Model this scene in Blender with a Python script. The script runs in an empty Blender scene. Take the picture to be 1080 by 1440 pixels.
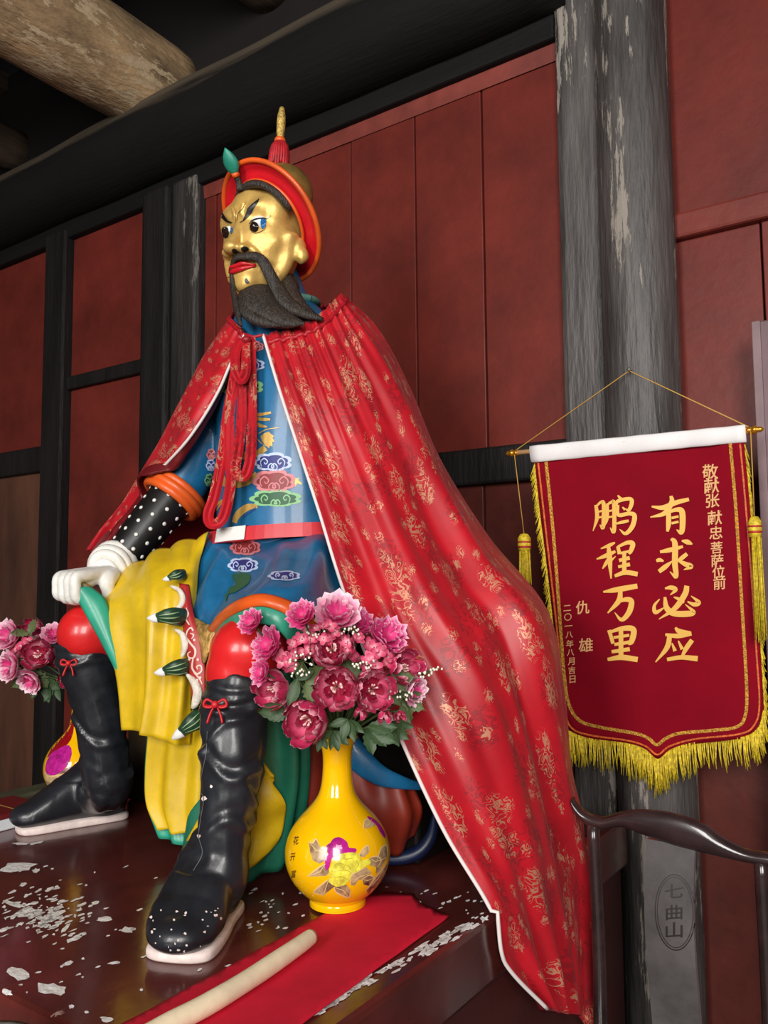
import bpy, bmesh, math, random
import numpy as np
from mathutils import Vector, Matrix
from mathutils.bvhtree import BVHTree
from mathutils.geometry import delaunay_2d_cdt

scene = bpy.context.scene
COL = scene.collection
random.seed(7)

# ------------------------------------------------------------------ camera
FPX = 1150.0
YAW, PITCH, ROLL = math.radians(35.0), math.radians(4.7), math.radians(0.5)
CAM = Vector((0.0, -2.5, 1.6))
cam_data = bpy.data.cameras.new('camera')
cam_data.sensor_fit = 'VERTICAL'
cam_data.sensor_height = 36.0
cam_data.lens = 36.0 * FPX / 1440.0
cam_data.clip_start = 0.05
cam = bpy.data.objects.new('camera', cam_data)
COL.objects.link(cam)
cam.matrix_world = (Matrix.Translation(CAM) @ Matrix.Rotation(YAW, 4, 'Z')
                    @ Matrix.Rotation(math.pi / 2 + PITCH, 4, 'X') @ Matrix.Rotation(-ROLL, 4, 'Z'))
scene.camera = cam
_m = cam.matrix_world.to_3x3()
CR, CU, CF = _m @ Vector((1, 0, 0)), _m @ Vector((0, 1, 0)), _m @ Vector((0, 0, -1))
FH = Vector((-math.sin(YAW), math.cos(YAW), 0))

# ------------------------------------------------------------------ light
scene.view_settings.view_transform = 'Standard'
scene.view_settings.look = 'None'
scene.view_settings.gamma = 1.0
scene.view_settings.use_curve_mapping = False
scene.view_settings.exposure = 0.0
world = bpy.data.worlds.new('world')
scene.world = world
world.use_nodes = True
world.node_tree.nodes['Background'].inputs[0].default_value = (0.80, 0.88, 1.0, 1)
world.node_tree.nodes['Background'].inputs[1].default_value = 0.13


def area_light(name, loc, target, sx, sy, power, color=(1, 1, 1)):
    ld = bpy.data.lights.new(name, 'AREA')
    ld.shape = 'RECTANGLE'
    ld.size, ld.size_y, ld.energy, ld.color = sx, sy, power, color
    o = bpy.data.objects.new(name, ld)
    COL.objects.link(o)
    o.location = loc
    o.rotation_euler = (Vector(target) - Vector(loc)).to_track_quat('-Z', 'Y').to_euler()
    return o


# daylight entering the hall through its two open doorways behind the photographer
area_light('doorway_daylight', (2.1, -5.5, 3.0), (-1.0, -0.8, 1.6), 1.5, 2.6, 250, (1.0, 0.97, 0.93))
area_light('doorway_daylight', (-0.5, -6.6, 2.9), (-1.4, -0.8, 1.6), 1.3, 2.6, 210, (1.0, 0.97, 0.93))


# ------------------------------------------------------------------ pixel helpers (1080 x 1440 frame)
def ray(px, py):
    return CF + CR * ((px - 540.0) / FPX) + CU * ((720.0 - py) / FPX)


def S(px, py, dh):
    r = ray(px, py)
    return CAM + r * (dh / r.dot(FH))


def PY(px, py, y):
    r = ray(px, py)
    return CAM + r * ((y - CAM.y) / r.y)


def PZ(px, py, z):
    r = ray(px, py)
    return CAM + r * ((z - CAM.z) / r.z)


def PXP(px, py, x):
    r = ray(px, py)
    return CAM + r * ((x - CAM.x) / r.x)


def proj(p):
    v = Vector(p) - CAM
    z = v.dot(CF)
    return 540 + FPX * v.dot(CR) / z, 720 - FPX * v.dot(CU) / z, v.dot(FH)


# ------------------------------------------------------------------ materials
def lin(c):
    out = []
    for v in c:
        v = v / 255.0
        out.append(v / 12.92 if v <= 0.04045 else ((v + 0.055) / 1.055) ** 2.4)
    return (*out, 1.0)


MATS = {}


def mat(name, rgb, rough=0.5, metal=0.0, var=0.0, var_scale=6.0, bump=0.0, bump_scale=40.0,
        rgb2=None, coat=0.0, sheen=0.0, stretch=None, spec=None, emit=None):
    if name in MATS:
        return MATS[name]
    m = bpy.data.materials.new(name)
    m.use_nodes = True
    nt = m.node_tree
    b = nt.nodes['Principled BSDF']
    b.inputs['Base Color'].default_value = lin(rgb)
    b.inputs['Roughness'].default_value = rough
    b.inputs['Metallic'].default_value = metal
    if coat:
        b.inputs['Coat Weight'].default_value = coat
        b.inputs['Coat Roughness'].default_value = 0.08
    if sheen:
        b.inputs['Sheen Weight'].default_value = sheen
    if spec is not None:
        b.inputs['Specular IOR Level'].default_value = spec
    if var or bump:
        tc = nt.nodes.new('ShaderNodeTexCoord')
        mp = nt.nodes.new('ShaderNodeMapping')
        nt.links.new(tc.outputs['Object'], mp.inputs['Vector'])
        if stretch:
            mp.inputs['Scale'].default_value = stretch
    if var:
        n = nt.nodes.new('ShaderNodeTexNoise')
        n.inputs['Scale'].default_value = var_scale
        n.inputs['Detail'].default_value = 6
        n.inputs['Roughness'].default_value = 0.65
        nt.links.new(mp.outputs[0], n.inputs['Vector'])
        r = nt.nodes.new('ShaderNodeValToRGB')
        r.color_ramp.elements[0].position = 0.32
        r.color_ramp.elements[1].position = 0.68
        c2 = rgb2 if rgb2 else tuple(min(255, v * (1 + var)) for v in rgb)
        c1 = rgb if rgb2 else tuple(v * (1 - var) for v in rgb)
        r.color_ramp.elements[0].color = lin(c1)
        r.color_ramp.elements[1].color = lin(c2)
        nt.links.new(n.outputs['Fac'], r.inputs[0])
        nt.links.new(r.outputs[0], b.inputs['Base Color'])
    if bump:
        n2 = nt.nodes.new('ShaderNodeTexNoise')
        n2.inputs['Scale'].default_value = bump_scale
        n2.inputs['Detail'].default_value = 4
        nt.links.new(mp.outputs[0], n2.inputs['Vector'])
        bp = nt.nodes.new('ShaderNodeBump')
        bp.inputs['Strength'].default_value = bump
        bp.inputs['Distance'].default_value = 0.01
        nt.links.new(n2.outputs['Fac'], bp.inputs['Height'])
        nt.links.new(bp.outputs[0], b.inputs['Normal'])
    MATS[name] = m
    return m


def chipped(name, rgb, chip_rgb, rough, thr, scale, stretch, var=0.15, rough2=0.8, bump=0.25, patch=2.5, patch_thr=0.55, coat=0.0):
    """paint over wood or plaster with chips and scratches that show another colour"""
    m = mat(name, rgb, rough, 0, var, 3.0, bump, 25, stretch=stretch, coat=coat)
    nt = m.node_tree
    b = nt.nodes['Principled BSDF']
    mp = [n for n in nt.nodes if n.type == 'MAPPING'][0]
    base = b.inputs['Base Color'].links[0].from_socket
    n = nt.nodes.new('ShaderNodeTexNoise')
    n.inputs['Scale'].default_value = scale
    n.inputs['Detail'].default_value = 8
    n.inputs['Roughness'].default_value = 0.75
    nt.links.new(mp.outputs[0], n.inputs['Vector'])
    p = nt.nodes.new('ShaderNodeTexNoise')
    p.inputs['Scale'].default_value = patch
    p.inputs['Detail'].default_value = 2
    nt.links.new(mp.outputs[0], p.inputs['Vector'])
    pr = nt.nodes.new('ShaderNodeMapRange')
    pr.inputs[1].default_value = patch_thr - 0.12
    pr.inputs[2].default_value = patch_thr + 0.12
    pr.inputs[3].default_value = -0.22
    pr.inputs[4].default_value = 0.06
    nt.links.new(p.outputs['Fac'], pr.inputs[0])
    add = nt.nodes.new('ShaderNodeMath')
    nt.links.new(n.outputs['Fac'], add.inputs[0])
    nt.links.new(pr.outputs[0], add.inputs[1])
    r = nt.nodes.new('ShaderNodeValToRGB')
    r.color_ramp.elements[0].position = thr
    r.color_ramp.elements[1].position = min(0.99, thr + 0.03)
    nt.links.new(add.outputs[0], r.inputs[0])
    mx = nt.nodes.new('ShaderNodeMix')
    mx.data_type = 'RGBA'
    nt.links.new(r.outputs[0], mx.inputs[0])
    nt.links.new(base, mx.inputs[6])
    mx.inputs[7].default_value = lin(chip_rgb)
    nt.links.new(mx.outputs[2], b.inputs['Base Color'])
    rm = nt.nodes.new('ShaderNodeMapRange')
    rm.inputs[3].default_value = rough
    rm.inputs[4].default_value = rough2
    nt.links.new(r.outputs[0], rm.inputs[0])
    nt.links.new(rm.outputs[0], b.inputs['Roughness'])
    return m


# ------------------------------------------------------------------ mesh helpers
def link(name, me, parent=None, kind=None):
    o = bpy.data.objects.new(name, me)
    COL.objects.link(o)
    if parent is not None:
        o.parent = parent
        o.matrix_parent_inverse = parent.matrix_world.inverted()
    if kind:
        o['kind'] = kind
    return o


def obj(name, verts, faces, m, parent=None, smooth=True, kind=None, face_mats=None):
    me = bpy.data.meshes.new(name)
    me.from_pydata([tuple(v) for v in verts], [], [tuple(f) for f in faces])
    for mm in (m if isinstance(m, (list, tuple)) else [m]):
        me.materials.append(mm)
    if face_mats is not None:
        me.polygons.foreach_set('material_index', face_mats)
    if smooth:
        me.polygons.foreach_set('use_smooth', [True] * len(me.polygons))
    me.update()
    return link(name, me, parent, kind)


def empty(name, loc=(0, 0, 0), rot=(0, 0, 0)):
    o = bpy.data.objects.new(name, None)
    o.empty_display_size = 0.05
    COL.objects.link(o)
    o.location = loc
    o.rotation_euler = rot
    o.matrix_world = Matrix.LocRotScale(Vector(loc), Matrix.Rotation(rot[2], 3, 'Z') if rot[2] else None, None)
    return o


def tag(o, label, cat, group=None):
    o['label'] = label
    o['category'] = cat
    if group:
        o['group'] = group
    return o


class MB:
    """collects pieces of one mesh"""

    def __init__(self):
        self.v, self.f, self.fm = [], [], []

    def add(self, vf, mi=0):
        k = len(self.v)
        self.v += [Vector(p) for p in vf[0]]
        self.f += [tuple(i + k for i in f) for f in vf[1]]
        self.fm += [mi] * len(vf[1])
        return self

    def build(self, name, m, parent=None, smooth=True, kind=None):
        return obj(name, self.v, self.f, m, parent, smooth, kind, self.fm)


def box_vf(x0, x1, y0, y1, z0, z1):
    v = [(x, y, z) for z in (z0, z1) for y in (y0, y1) for x in (x0, x1)]
    f = [(0, 2, 3, 1), (4, 5, 7, 6), (0, 1, 5, 4), (2, 6, 7, 3), (0, 4, 6, 2), (1, 3, 7, 5)]
    return v, f


def box(name, x0, x1, y0, y1, z0, z1, m, parent=None, kind=None, bev=0.006):
    o = obj(name, *box_vf(x0, x1, y0, y1, z0, z1), m, parent, False, kind)
    if bev:
        md = o.modifiers.new('bevel', 'BEVEL')
        md.width, md.segments = bev, 2
    return o


def spline(pts, n, closed=False):
    """Catmull-Rom through points (rows of any dimension), n samples"""
    p = np.array([list(q) for q in pts], float)
    k = len(p)
    out = []
    seg = k if closed else k - 1
    for t in np.linspace(0, seg, n, endpoint=not closed):
        i = min(int(t), seg - 1)
        u = t - i
        if closed:
            a, b, c, d = p[(i - 1) % k], p[i % k], p[(i + 1) % k], p[(i + 2) % k]
        else:
            b, c = p[i], p[i + 1]
            a = p[i - 1] if i > 0 else 2 * b - c
            d = p[i + 2] if i + 2 < k else 2 * c - b
        out.append(0.5 * (2 * b + (c - a) * u + (2 * a - 5 * b + 4 * c - d) * u * u + (3 * b - a - 3 * c + d) * u ** 3))
    return np.array(out)


def loft(rings, closed=True, caps=True):
    """rings: list of equal-length point lists"""
    n = len(rings[0])
    v = [Vector(p) for r in rings for p in r]
    f = []
    for i in range(len(rings) - 1):
        for j in range(n if closed else n - 1):
            a, b = i * n + j, i * n + (j + 1) % n
            f.append((a, b, b + n, a + n))
    if caps and closed:
        f.append(tuple(range(n))[::-1])
        f.append(tuple(range((len(rings) - 1) * n, len(rings) * n)))
    return v, f


def tube(pts, radii, n=10, flat=1.0, up=None, caps=True, samples=None, smooth_path=True):
    """swept tube with parallel transport; radii per point; flat squashes the second axis"""
    P = np.array([list(p) for p in pts], float)
    Rr = np.array([radii] * len(P) if np.isscalar(radii) else radii, float)
    if samples and len(P) > 2 and smooth_path:
        q = spline(np.hstack([P, Rr[:, None]]), samples)
        P, Rr = q[:, :3], np.maximum(q[:, 3], 1e-4)
    rings = []
    nrm = None
    for i in range(len(P)):
        t = P[min(i + 1, len(P) - 1)] - P[max(i - 1, 0)]
        t = Vector(t).normalized()
        if nrm is None:
            ref = Vector(up) if up is not None else (Vector((0, 0, 1)) if abs(t.z) < 0.9 else Vector((1, 0, 0)))
            nrm = (ref - t * ref.dot(t)).normalized()
        else:
            nrm = (nrm - t * nrm.dot(t)).normalized()
        bn = t.cross(nrm)
        c = Vector(P[i])
        rings.append([c + nrm * (math.cos(a) * Rr[i] * flat) + bn * (math.sin(a) * Rr[i])
                      for a in [2 * math.pi * k / n for k in range(n)]])
    return loft(rings, True, caps)


def lathe(profile, n=32, center=(0, 0, 0), axis=None):
    c = Vector(center)
    M = Vector(axis).to_track_quat('Z', 'Y').to_matrix() if axis is not None else Matrix.Identity(3)
    rings = [[c + M @ Vector((r * math.cos(2 * math.pi * k / n), r * math.sin(2 * math.pi * k / n), z)) for k in range(n)]
             for r, z in profile]
    return loft(rings, True, True)


def ellipsoid(c, r, n=20, m=12, M=None):
    c = Vector(c)
    M = M or Matrix.Identity(3)
    rings = []
    for i in range(m + 1):
        ph = math.pi * (0.02 + 0.96 * i / m)
        rings.append([c + M @ Vector((r[0] * math.sin(ph) * math.cos(2 * math.pi * k / n),
                                      r[1] * math.sin(ph) * math.sin(2 * math.pi * k / n),
                                      -r[2] * math.cos(ph))) for k in range(n)])
    return loft(rings, True, True)


def eval_mesh(o):
    dg = bpy.context.evaluated_depsgraph_get()
    me = bpy.data.meshes.new_from_object(o.evaluated_get(dg))
    return me


def fuse(pieces, voxel, smooth_it=4, smooth_fac=0.5):
    """voxel-union of closed pieces -> (verts ndarray, faces)"""
    mb = MB()
    for p in pieces:
        mb.add(p)
    me = bpy.data.meshes.new('tmp')
    me.from_pydata([tuple(v) for v in mb.v], [], mb.f)
    bm = bmesh.new()
    bm.from_mesh(me)
    bmesh.ops.recalc_face_normals(bm, faces=bm.faces)
    bm.to_mesh(me)
    bm.free()
    o = bpy.data.objects.new('tmp', me)
    COL.objects.link(o)
    md = o.modifiers.new('r', 'REMESH')
    md.mode, md.voxel_size, md.adaptivity = 'VOXEL', voxel, 0
    if smooth_it:
        s = o.modifiers.new('s', 'SMOOTH')
        s.factor, s.iterations = smooth_fac, smooth_it
    bpy.context.view_layer.update()
    em = eval_mesh(o)
    v = np.zeros(len(em.vertices) * 3)
    em.vertices.foreach_get('co', v)
    f = [tuple(p.vertices) for p in em.polygons]
    bpy.data.objects.remove(o)
    bpy.data.meshes.remove(me)
    bpy.data.meshes.remove(em)
    return v.reshape(-1, 3), f


def brush(V, c, rad, vec):
    """soft sculpt push"""
    d = np.linalg.norm(V - np.array(c), axis=1)
    w = np.exp(-(d / rad) ** 2)
    V += w[:, None] * np.array(vec)[None, :]


def bvh_of(objs):
    bpy.context.view_layer.update()
    v, f = [], []
    for o in objs:
        em = eval_mesh(o)
        k = len(v)
        mw = o.matrix_world
        v += [mw @ p.co for p in em.vertices]
        f += [tuple(i + k for i in p.vertices) for p in em.polygons]
        bpy.data.meshes.remove(em)
    return BVHTree.FromPolygons(v, f)


def poly_fill(outline, step):
    """triangulate a 2D outline with inner points every `step`"""
    P = [Vector((float(a), float(b))) for a, b in outline]
    # densify border
    B = []
    for i in range(len(P)):
        a, b = P[i], P[(i + 1) % len(P)]
        k = max(1, int((b - a).length / step))
        B += [a.lerp(b, t / k) for t in range(k)]
    n = len(B)
    xs, ys = [p.x for p in B], [p.y for p in B]
    inner = []
    arr = np.array([(p.x, p.y) for p in B])
    nx, ny = int((max(xs) - min(xs)) / step), int((max(ys) - min(ys)) / step)
    for i in range(1, nx + 1):
        for j in range(1, ny + 1):
            q = np.array((min(xs) + i * step - step * 0.5 * (j % 2), min(ys) + j * step))
            if np.min(np.linalg.norm(arr - q, axis=1)) > step * 0.45:
                inner.append(Vector(q))
    vs, es, fs, *_ = delaunay_2d_cdt(B + inner, [(i, (i + 1) % n) for i in range(n)], [list(range(n))], 1, 1e-5)
    return [(p.x, p.y) for p in vs], [tuple(f) for f in fs]


def stroke_poly(pts, widths, n=None, closed=False):
    """brush stroke -> quads in 2D"""
    p = np.array([list(q) for q in pts], float)
    w = np.array([widths] * len(p) if np.isscalar(widths) else widths, float)
    n = n or max(6, len(p) * 5)
    q = spline(np.hstack([p, w[:, None]]), n, closed) if len(p) > 2 or closed else np.array(
        [np.append(p[0] * (1 - t) + p[1] * t, w[0] * (1 - t) + w[1] * t) for t in np.linspace(0, 1, n)])
    v, f = [], []
    k = len(q)
    for i in range(k):
        a = q[(i - 1) % k] if closed else q[max(i - 1, 0)]
        b = q[(i + 1) % k] if closed else q[min(i + 1, k - 1)]
        t = (b - a)[:2]
        t = t / (np.linalg.norm(t) + 1e-9)
        nn = np.array((-t[1], t[0])) * max(q[i][2], 0.05) * 0.5
        v += [tuple(q[i][:2] + nn), tuple(q[i][:2] - nn)]
    for i in range(k if closed else k - 1):
        j = (i + 1) % k
        f.append((2 * i, 2 * i + 1, 2 * j + 1, 2 * j))
    return v, f


def decal_mb(mb, vf, bvh, off, mi=0):
    """lay 2D pixel-frame geometry on the surface that the photograph shows there"""
    v3, ok = [], []
    for (a, b) in vf[0]:
        r = ray(a, b).normalized()
        loc, nrm, _, _ = bvh.ray_cast(CAM, r)
        ok.append(loc is not None)
        if loc is None:
            v3.append(CAM)
        else:
            if nrm.dot(r) > 0:
                nrm = -nrm
            v3.append(loc + nrm * off - r * off * 0.5)
    fs = [f for f in vf[1] if all(ok[i] for i in f)]
    # drop faces that stretch across a depth gap
    keep = []
    for f in fs:
        ds = [(v3[i] - CAM).length for i in f]
        if max(ds) - min(ds) < 0.06:
            keep.append(f)
    used = sorted({i for f in keep for i in f})
    mp = {i: k for k, i in enumerate(used)}
    mb.add(([v3[i] for i in used], [tuple(mp[i] for i in f) for f in keep]), mi)


def decal(name, shapes, bvh, m, parent, off=0.0015, step=4, label=None, each=True):
    """shapes: ('p', outline) polygons or ('s', pts, widths) strokes in the pixel frame; each one a part of its own"""
    mbs = []
    mb = MB()
    for s in shapes:
        decal_mb(mb, poly_fill(s[1], step) if s[0] == 'p' else stroke_poly(s[1], s[2]), bvh, off)
        if each:
            mbs.append(mb)
            mb = MB()
    if not each:
        mbs.append(mb)
    o = None
    for mb in mbs:
        if not mb.f:
            print('EMPTY DECAL', name, parent and parent.name)
            continue
        o = mb.build(name, m, parent, True)
        if label:
            o['label'] = label
    return o


def smooth_outline(pts, k=4):
    return [tuple(q) for q in spline(pts, len(pts) * k, True)]

# ================================================================== THE HALL
M_red = chipped('red_wall_paint', (106, 40, 33), (165, 140, 122), 0.46, 0.735, 26, (1, 1, 1), var=0.14, bump=0.12, patch=1.6, patch_thr=0.6)
M_redR = chipped('red_rail_paint', (112, 48, 40), (160, 130, 110), 0.45, 0.78, 18, (1, 1, 1), var=0.12, bump=0.15)
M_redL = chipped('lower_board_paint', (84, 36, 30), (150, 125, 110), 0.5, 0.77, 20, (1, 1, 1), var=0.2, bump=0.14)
M_brown = chipped('brown_board_paint', (88, 56, 42), (150, 125, 105), 0.55, 0.76, 14, (1, 1, 0.25), var=0.25, bump=0.2)
M_black = chipped('black_timber', (24, 22, 22), (104, 97, 88), 0.6, 0.70, 9, (3, 3, 0.35), var=0.4, bump=0.35, patch=3, patch_thr=0.58)
M_post = chipped('weathered_post', (60, 57, 56), (146, 138, 128), 0.5, 0.575, 10, (3.2, 3.2, 0.4), var=0.6, bump=0.5, patch=2.6, patch_thr=0.49)
M_post2 = chipped('dark_weathered_post', (38, 36, 35), (110, 104, 96), 0.6, 0.60, 8, (3.2, 3.2, 0.3), var=0.5, bump=0.45, patch=2.6, patch_thr=0.5)
M_beam = chipped('sooty_beam', (13, 12, 12), (52, 47, 42), 0.75, 0.72, 10, (0.4, 3, 3), var=0.4, bump=0.3)
M_log = chipped('old_roof_log', (140, 116, 86), (196, 172, 138), 0.8, 0.58, 9, (2.2, 0.7, 2.2), var=0.42, bump=0.8, patch=2, patch_thr=0.46)
M_logdark = chipped('dark_roof_log', (66, 52, 40), (100, 82, 62), 0.85, 0.7, 10, (3, 0.5, 3), var=0.35, bump=0.5)


def dusty(m, rgb):
    nt = m.node_tree
    b = nt.nodes['Principled BSDF']
    base = b.inputs['Base Color'].links[0].from_socket
    g = nt.nodes.new('ShaderNodeNewGeometry')
    sp = nt.nodes.new('ShaderNodeSeparateXYZ')
    nt.links.new(g.outputs['Normal'], sp.inputs[0])
    no = nt.nodes.new('ShaderNodeTexNoise')
    no.inputs['Scale'].default_value = 14
    no.inputs['Detail'].default_value = 5
    ad = nt.nodes.new('ShaderNodeMath')
    ad.operation = 'MULTIPLY_ADD'
    nt.links.new(no.outputs['Fac'], ad.inputs[0])
    ad.inputs[1].default_value = 0.5
    nt.links.new(sp.outputs[2], ad.inputs[2])
    r = nt.nodes.new('ShaderNodeValToRGB')
    r.color_ramp.elements[0].position, r.color_ramp.elements[1].position = 0.42, 0.72
    nt.links.new(ad.outputs[0], r.inputs[0])
    mx = nt.nodes.new('ShaderNodeMix')
    mx.data_type = 'RGBA'
    nt.links.new(r.outputs[0], mx.inputs[0])
    nt.links.new(base, mx.inputs[6])
    mx.inputs[7].default_value = lin(rgb)
    nt.links.new(mx.outputs[2], b.inputs['Base Color'])


dusty(M_beam, (84, 74, 62))          # dust lies on the beam's upper side
for m_ in (M_red, M_black, M_beam, M_redL, M_redR):
    m_.node_tree.nodes['Principled BSDF'].inputs['Specular IOR Level'].default_value = .28
M_roof = mat('dark_roof_boards', (38, 28, 23), 0.9, var=0.3)
M_floor = mat('stone_floor', (84, 80, 78), 0.55, var=0.3, bump=0.2)
M_back = mat('wall_backing', (14, 8, 7), 0.9, var=0.2)
M_sill = mat("greenish_sill", (72, 74, 56), 0.6, var=0.25)


def wx(px, py, y=0.0):
    return PY(px, py, y).x


def wz(px, py, y=0.0):
    return PY(px, py, y).z


Z_BEAM = 3.40
floor = box('floor', -7, 4, -9, 0.3, -0.1, 0.0, M_floor, kind='structure', bev=0)
wall = box('wall_back', -7, 4, 0.03, 0.16, 0, 4.6, M_back, kind='structure', bev=0)
ceil = box('ceiling', -7, 4, -9, 0.3, 4.75, 4.85, M_roof, kind='structure', bev=0)
wl = box('wall_left', -7.1, -7.0, -9, 0.3, 0, 4.75, M_brown, kind='structure', bev=0)
wr = box('wall_right', 4.0, 4.1, -9, 0.3, 0, 4.75, M_brown, kind='structure', bev=0)


def plank(x0, x1, z0, z1, m=M_red, y=0.0, t=0.03):
    g = 0.003
    dy = random.uniform(-0.003, 0.003)
    return box('plank', x0 + g, x1 - g, y - 0.0 + dy, y + t, z0, z1, m, wall, bev=0.003)


# bay edges on the wall
xa0, xa1 = wx(75, 400), wx(103, 400)          # thin post
xb0, xbm, xb1 = wx(213, 420), wx(251, 420), wx(288, 420)   # double post
xc0, xcm, xc1 = wx(790, 300, -0.02), wx(846, 300, -0.06), wx(948, 300, -0.06)   # column
zr1t, zr1b = wz(35, 633), wz(35, 668)
zr2t, zr2b = wz(155, 518), wz(155, 537)
zr3t, zr3b = wz(720, 627), wz(720, 679)
zr4t, zr4b = wz(1020, 283, -0.02), wz(1020, 320, -0.02)

# planks: each its own piece
for a, b in ((-6.9, -5.6), (-5.6, -4.65), (-4.65, xa0)):
    plank(a, b, zr1t, Z_BEAM)
    plank(a, b, 0.0, zr1b, M_brown)
plank(xa1, xb0, zr2t, Z_BEAM)
plank(xa1, xb0, 0.0, zr2b)
ed3 = [xb1, wx(304, 420), wx(494, 300), wx(585, 300), wx(680, 300), xc0]
for a, b in zip(ed3[:-1], ed3[1:]):
    plank(a, b, zr3t, Z_BEAM)
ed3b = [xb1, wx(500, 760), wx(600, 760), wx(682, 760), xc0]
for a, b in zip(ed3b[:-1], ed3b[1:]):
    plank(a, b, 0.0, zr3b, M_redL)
xd = wx(1073, 400)
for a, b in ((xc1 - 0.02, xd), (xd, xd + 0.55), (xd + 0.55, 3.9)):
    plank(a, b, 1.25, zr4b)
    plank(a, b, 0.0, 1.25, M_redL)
for a, b in ((xc1 - 0.02, xd + 0.3), (xd + 0.3, 3.9)):
    plank(a, b, zr4t, 4.6)

# posts and rails of the wall frame
box('post', xa0, xa1, -0.055, 0.04, 0, Z_BEAM + 0.05, M_black, wall, bev=0.012)
box('post', xb0, xbm - 0.003, -0.07, 0.04, 0, Z_BEAM + 0.05, M_black, wall, bev=0.02)
box('post', xbm + 0.003, xb1, -0.055, 0.04, 0, Z_BEAM + 0.05, M_post2, wall, bev=0.02)
box('rail', -6.9, xa0, -0.035, 0.03, zr1b, zr1t, M_black, wall, bev=0.01)
box('rail', xa1, xb0, -0.03, 0.03, zr2b, zr2t, M_black, wall, bev=0.008)
box('rail', xb1, xc0, -0.035, 0.03, zr3b, zr3t, M_black, wall, bev=0.01)
box('rail', xc1 - 0.02, 3.9, -0.03, 0.03, zr4b, zr4t, M_redR, wall, bev=0.01)
# ragged red paint edge that runs over the lintel's lower face
pv, pf = [], []
k = 40
for i in range(k + 1):
    x = xb1 + (xc0 - xb1) * i / k
    top = Z_BEAM + 0.012 + 0.018 * random.random()
    bot = Z_BEAM - 0.06
    pv += [(x, -0.008, bot), (x, -0.014, top - 0.02), (x, -0.012, top), (x, 0.03, top), (x, 0.03, bot)]
for i in range(k):
    for j in range(4):
        a = i * 5 + j
        pf.append((a, a + 5, a + 6, a + 1))
pf += [(0, 1, 2, 3, 4), tuple(k * 5 + j for j in (4, 3, 2, 1, 0))]
obj('paint_band', pv, pf, mat('faded_red_paint', (118, 52, 44), 0.5, var=0.15), wall, False)

# lintel board and the big tie beam
bm_root = empty('trim_1', (-3, -0.1, Z_BEAM))
bm_root['kind'] = 'structure'
bm_root['label'] = 'sooty black round tie beam with its lintel along the top of the red wall'
box('lintel', -7.0, xc0, -0.045, 0.05, Z_BEAM, Z_BEAM + 0.14, M_beam, bm_root, bev=0.01)
zt = Z_BEAM + 0.14
rings = []
for i in range(60):
    x = -7.0 + (xc0 + 7.0 + 0.05) * i / 59
    rr = 0.185 + 0.003 * math.sin(i * 0.37) + 0.002 * math.sin(i * 0.9 + 1)
    zc = zt + 0.125 + 0.003 * math.sin(i * 0.21)
    rings.append([Vector((x, -0.07 + rr * math.cos(a) * 0.95, zc + rr * math.sin(a))) for a in [2 * math.pi * q / 28 for q in range(28)]])
MB().add(loft(rings)).build('log', M_beam, bm_root)


# column: flat timber and round shaft
col_root = empty('trim_2', (xc0, -0.1, 0))
col_root['kind'] = 'structure'
col_root['label'] = 'weathered grey-black wooden column with a flat timber beside its round shaft'
box('timber', xc0, xcm + 0.01, -0.06, 0.05, 0, 4.6, M_post, col_root, bev=0.025)
cxx, crr = (xcm + xc1) / 2, (xc1 - xcm) / 2
rings = []
for i in range(48):
    z = 4.6 * i / 47
    ring = []
    for q in range(30):
        a = 2 * math.pi * q / 30
        r = crr * (1 + 0.012 * math.sin(3 * a + z * 1.3) + 0.01 * math.sin(7 * a + 1.0 + z * 0.5))
        ring.append(Vector((cxx + r * math.cos(a), -0.06 + r * 1.02 * math.sin(a), z)))
    rings.append(ring)
MB().add(loft(rings)).build('shaft', M_post, col_root)
# long drying cracks standing open in the shaft
for (px, p0, p1, w) in ((852, 70, 300, 3.0), (870, 330, 560, 2.5), (905, 420, 640, 2.2)):
    pass


# roof logs that cross above the beam
def roof_log(n, x, z, r, y0, y1, m, label, dx=0.0):
    rings = []
    for i in range(40):
        t = i / 39
        rr = r * (1 + 0.03 * math.sin(i * 0.5 + n))
        rings.append([Vector((x + dx * t + rr * math.cos(a), y0 + (y1 - y0) * t, z + rr * math.sin(a) + 0.01 * math.sin(i * .3))) for a in
                      [2 * math.pi * q / 24 for q in range(24)]])
    o = MB().add(loft(rings)).build('trim_%d' % n, m)
    o['kind'] = 'structure'
    o['label'] = label
    return o


roof_log(3, -3.05, 3.98, 0.215, -5.5, 0.1, M_log, 'thick pale brown roof log resting on the black tie beam')
roof_log(4, -2.35, 4.28, 0.17, -5.5, 0.1, M_logdark, 'dark roof log higher up behind the pale roof log')
roof_log(5, -4.35, 4.10, 0.12, -5.5, 0.1, M_logdark, 'thin dark roof log near the far end of the tie beam')
roof_log(6, -5.4, 4.0, 0.15, -5.5, 0.1, M_log, 'pale roof log at the far end of the tie beam')
for i in range(14):
    x = -6.6 + i * 0.5
    b = box('rafter', x, x + 0.12, -8, 0.2, 4.52, 4.62, M_logdark, ceil, bev=0)
for i, y in enumerate((-0.9, -2.4, -3.9)):
    b = box('purlin', -6.9, 3.9, y - 0.09, y + 0.09, 4.38, 4.53, M_logdark, ceil, bev=0.02)

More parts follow.
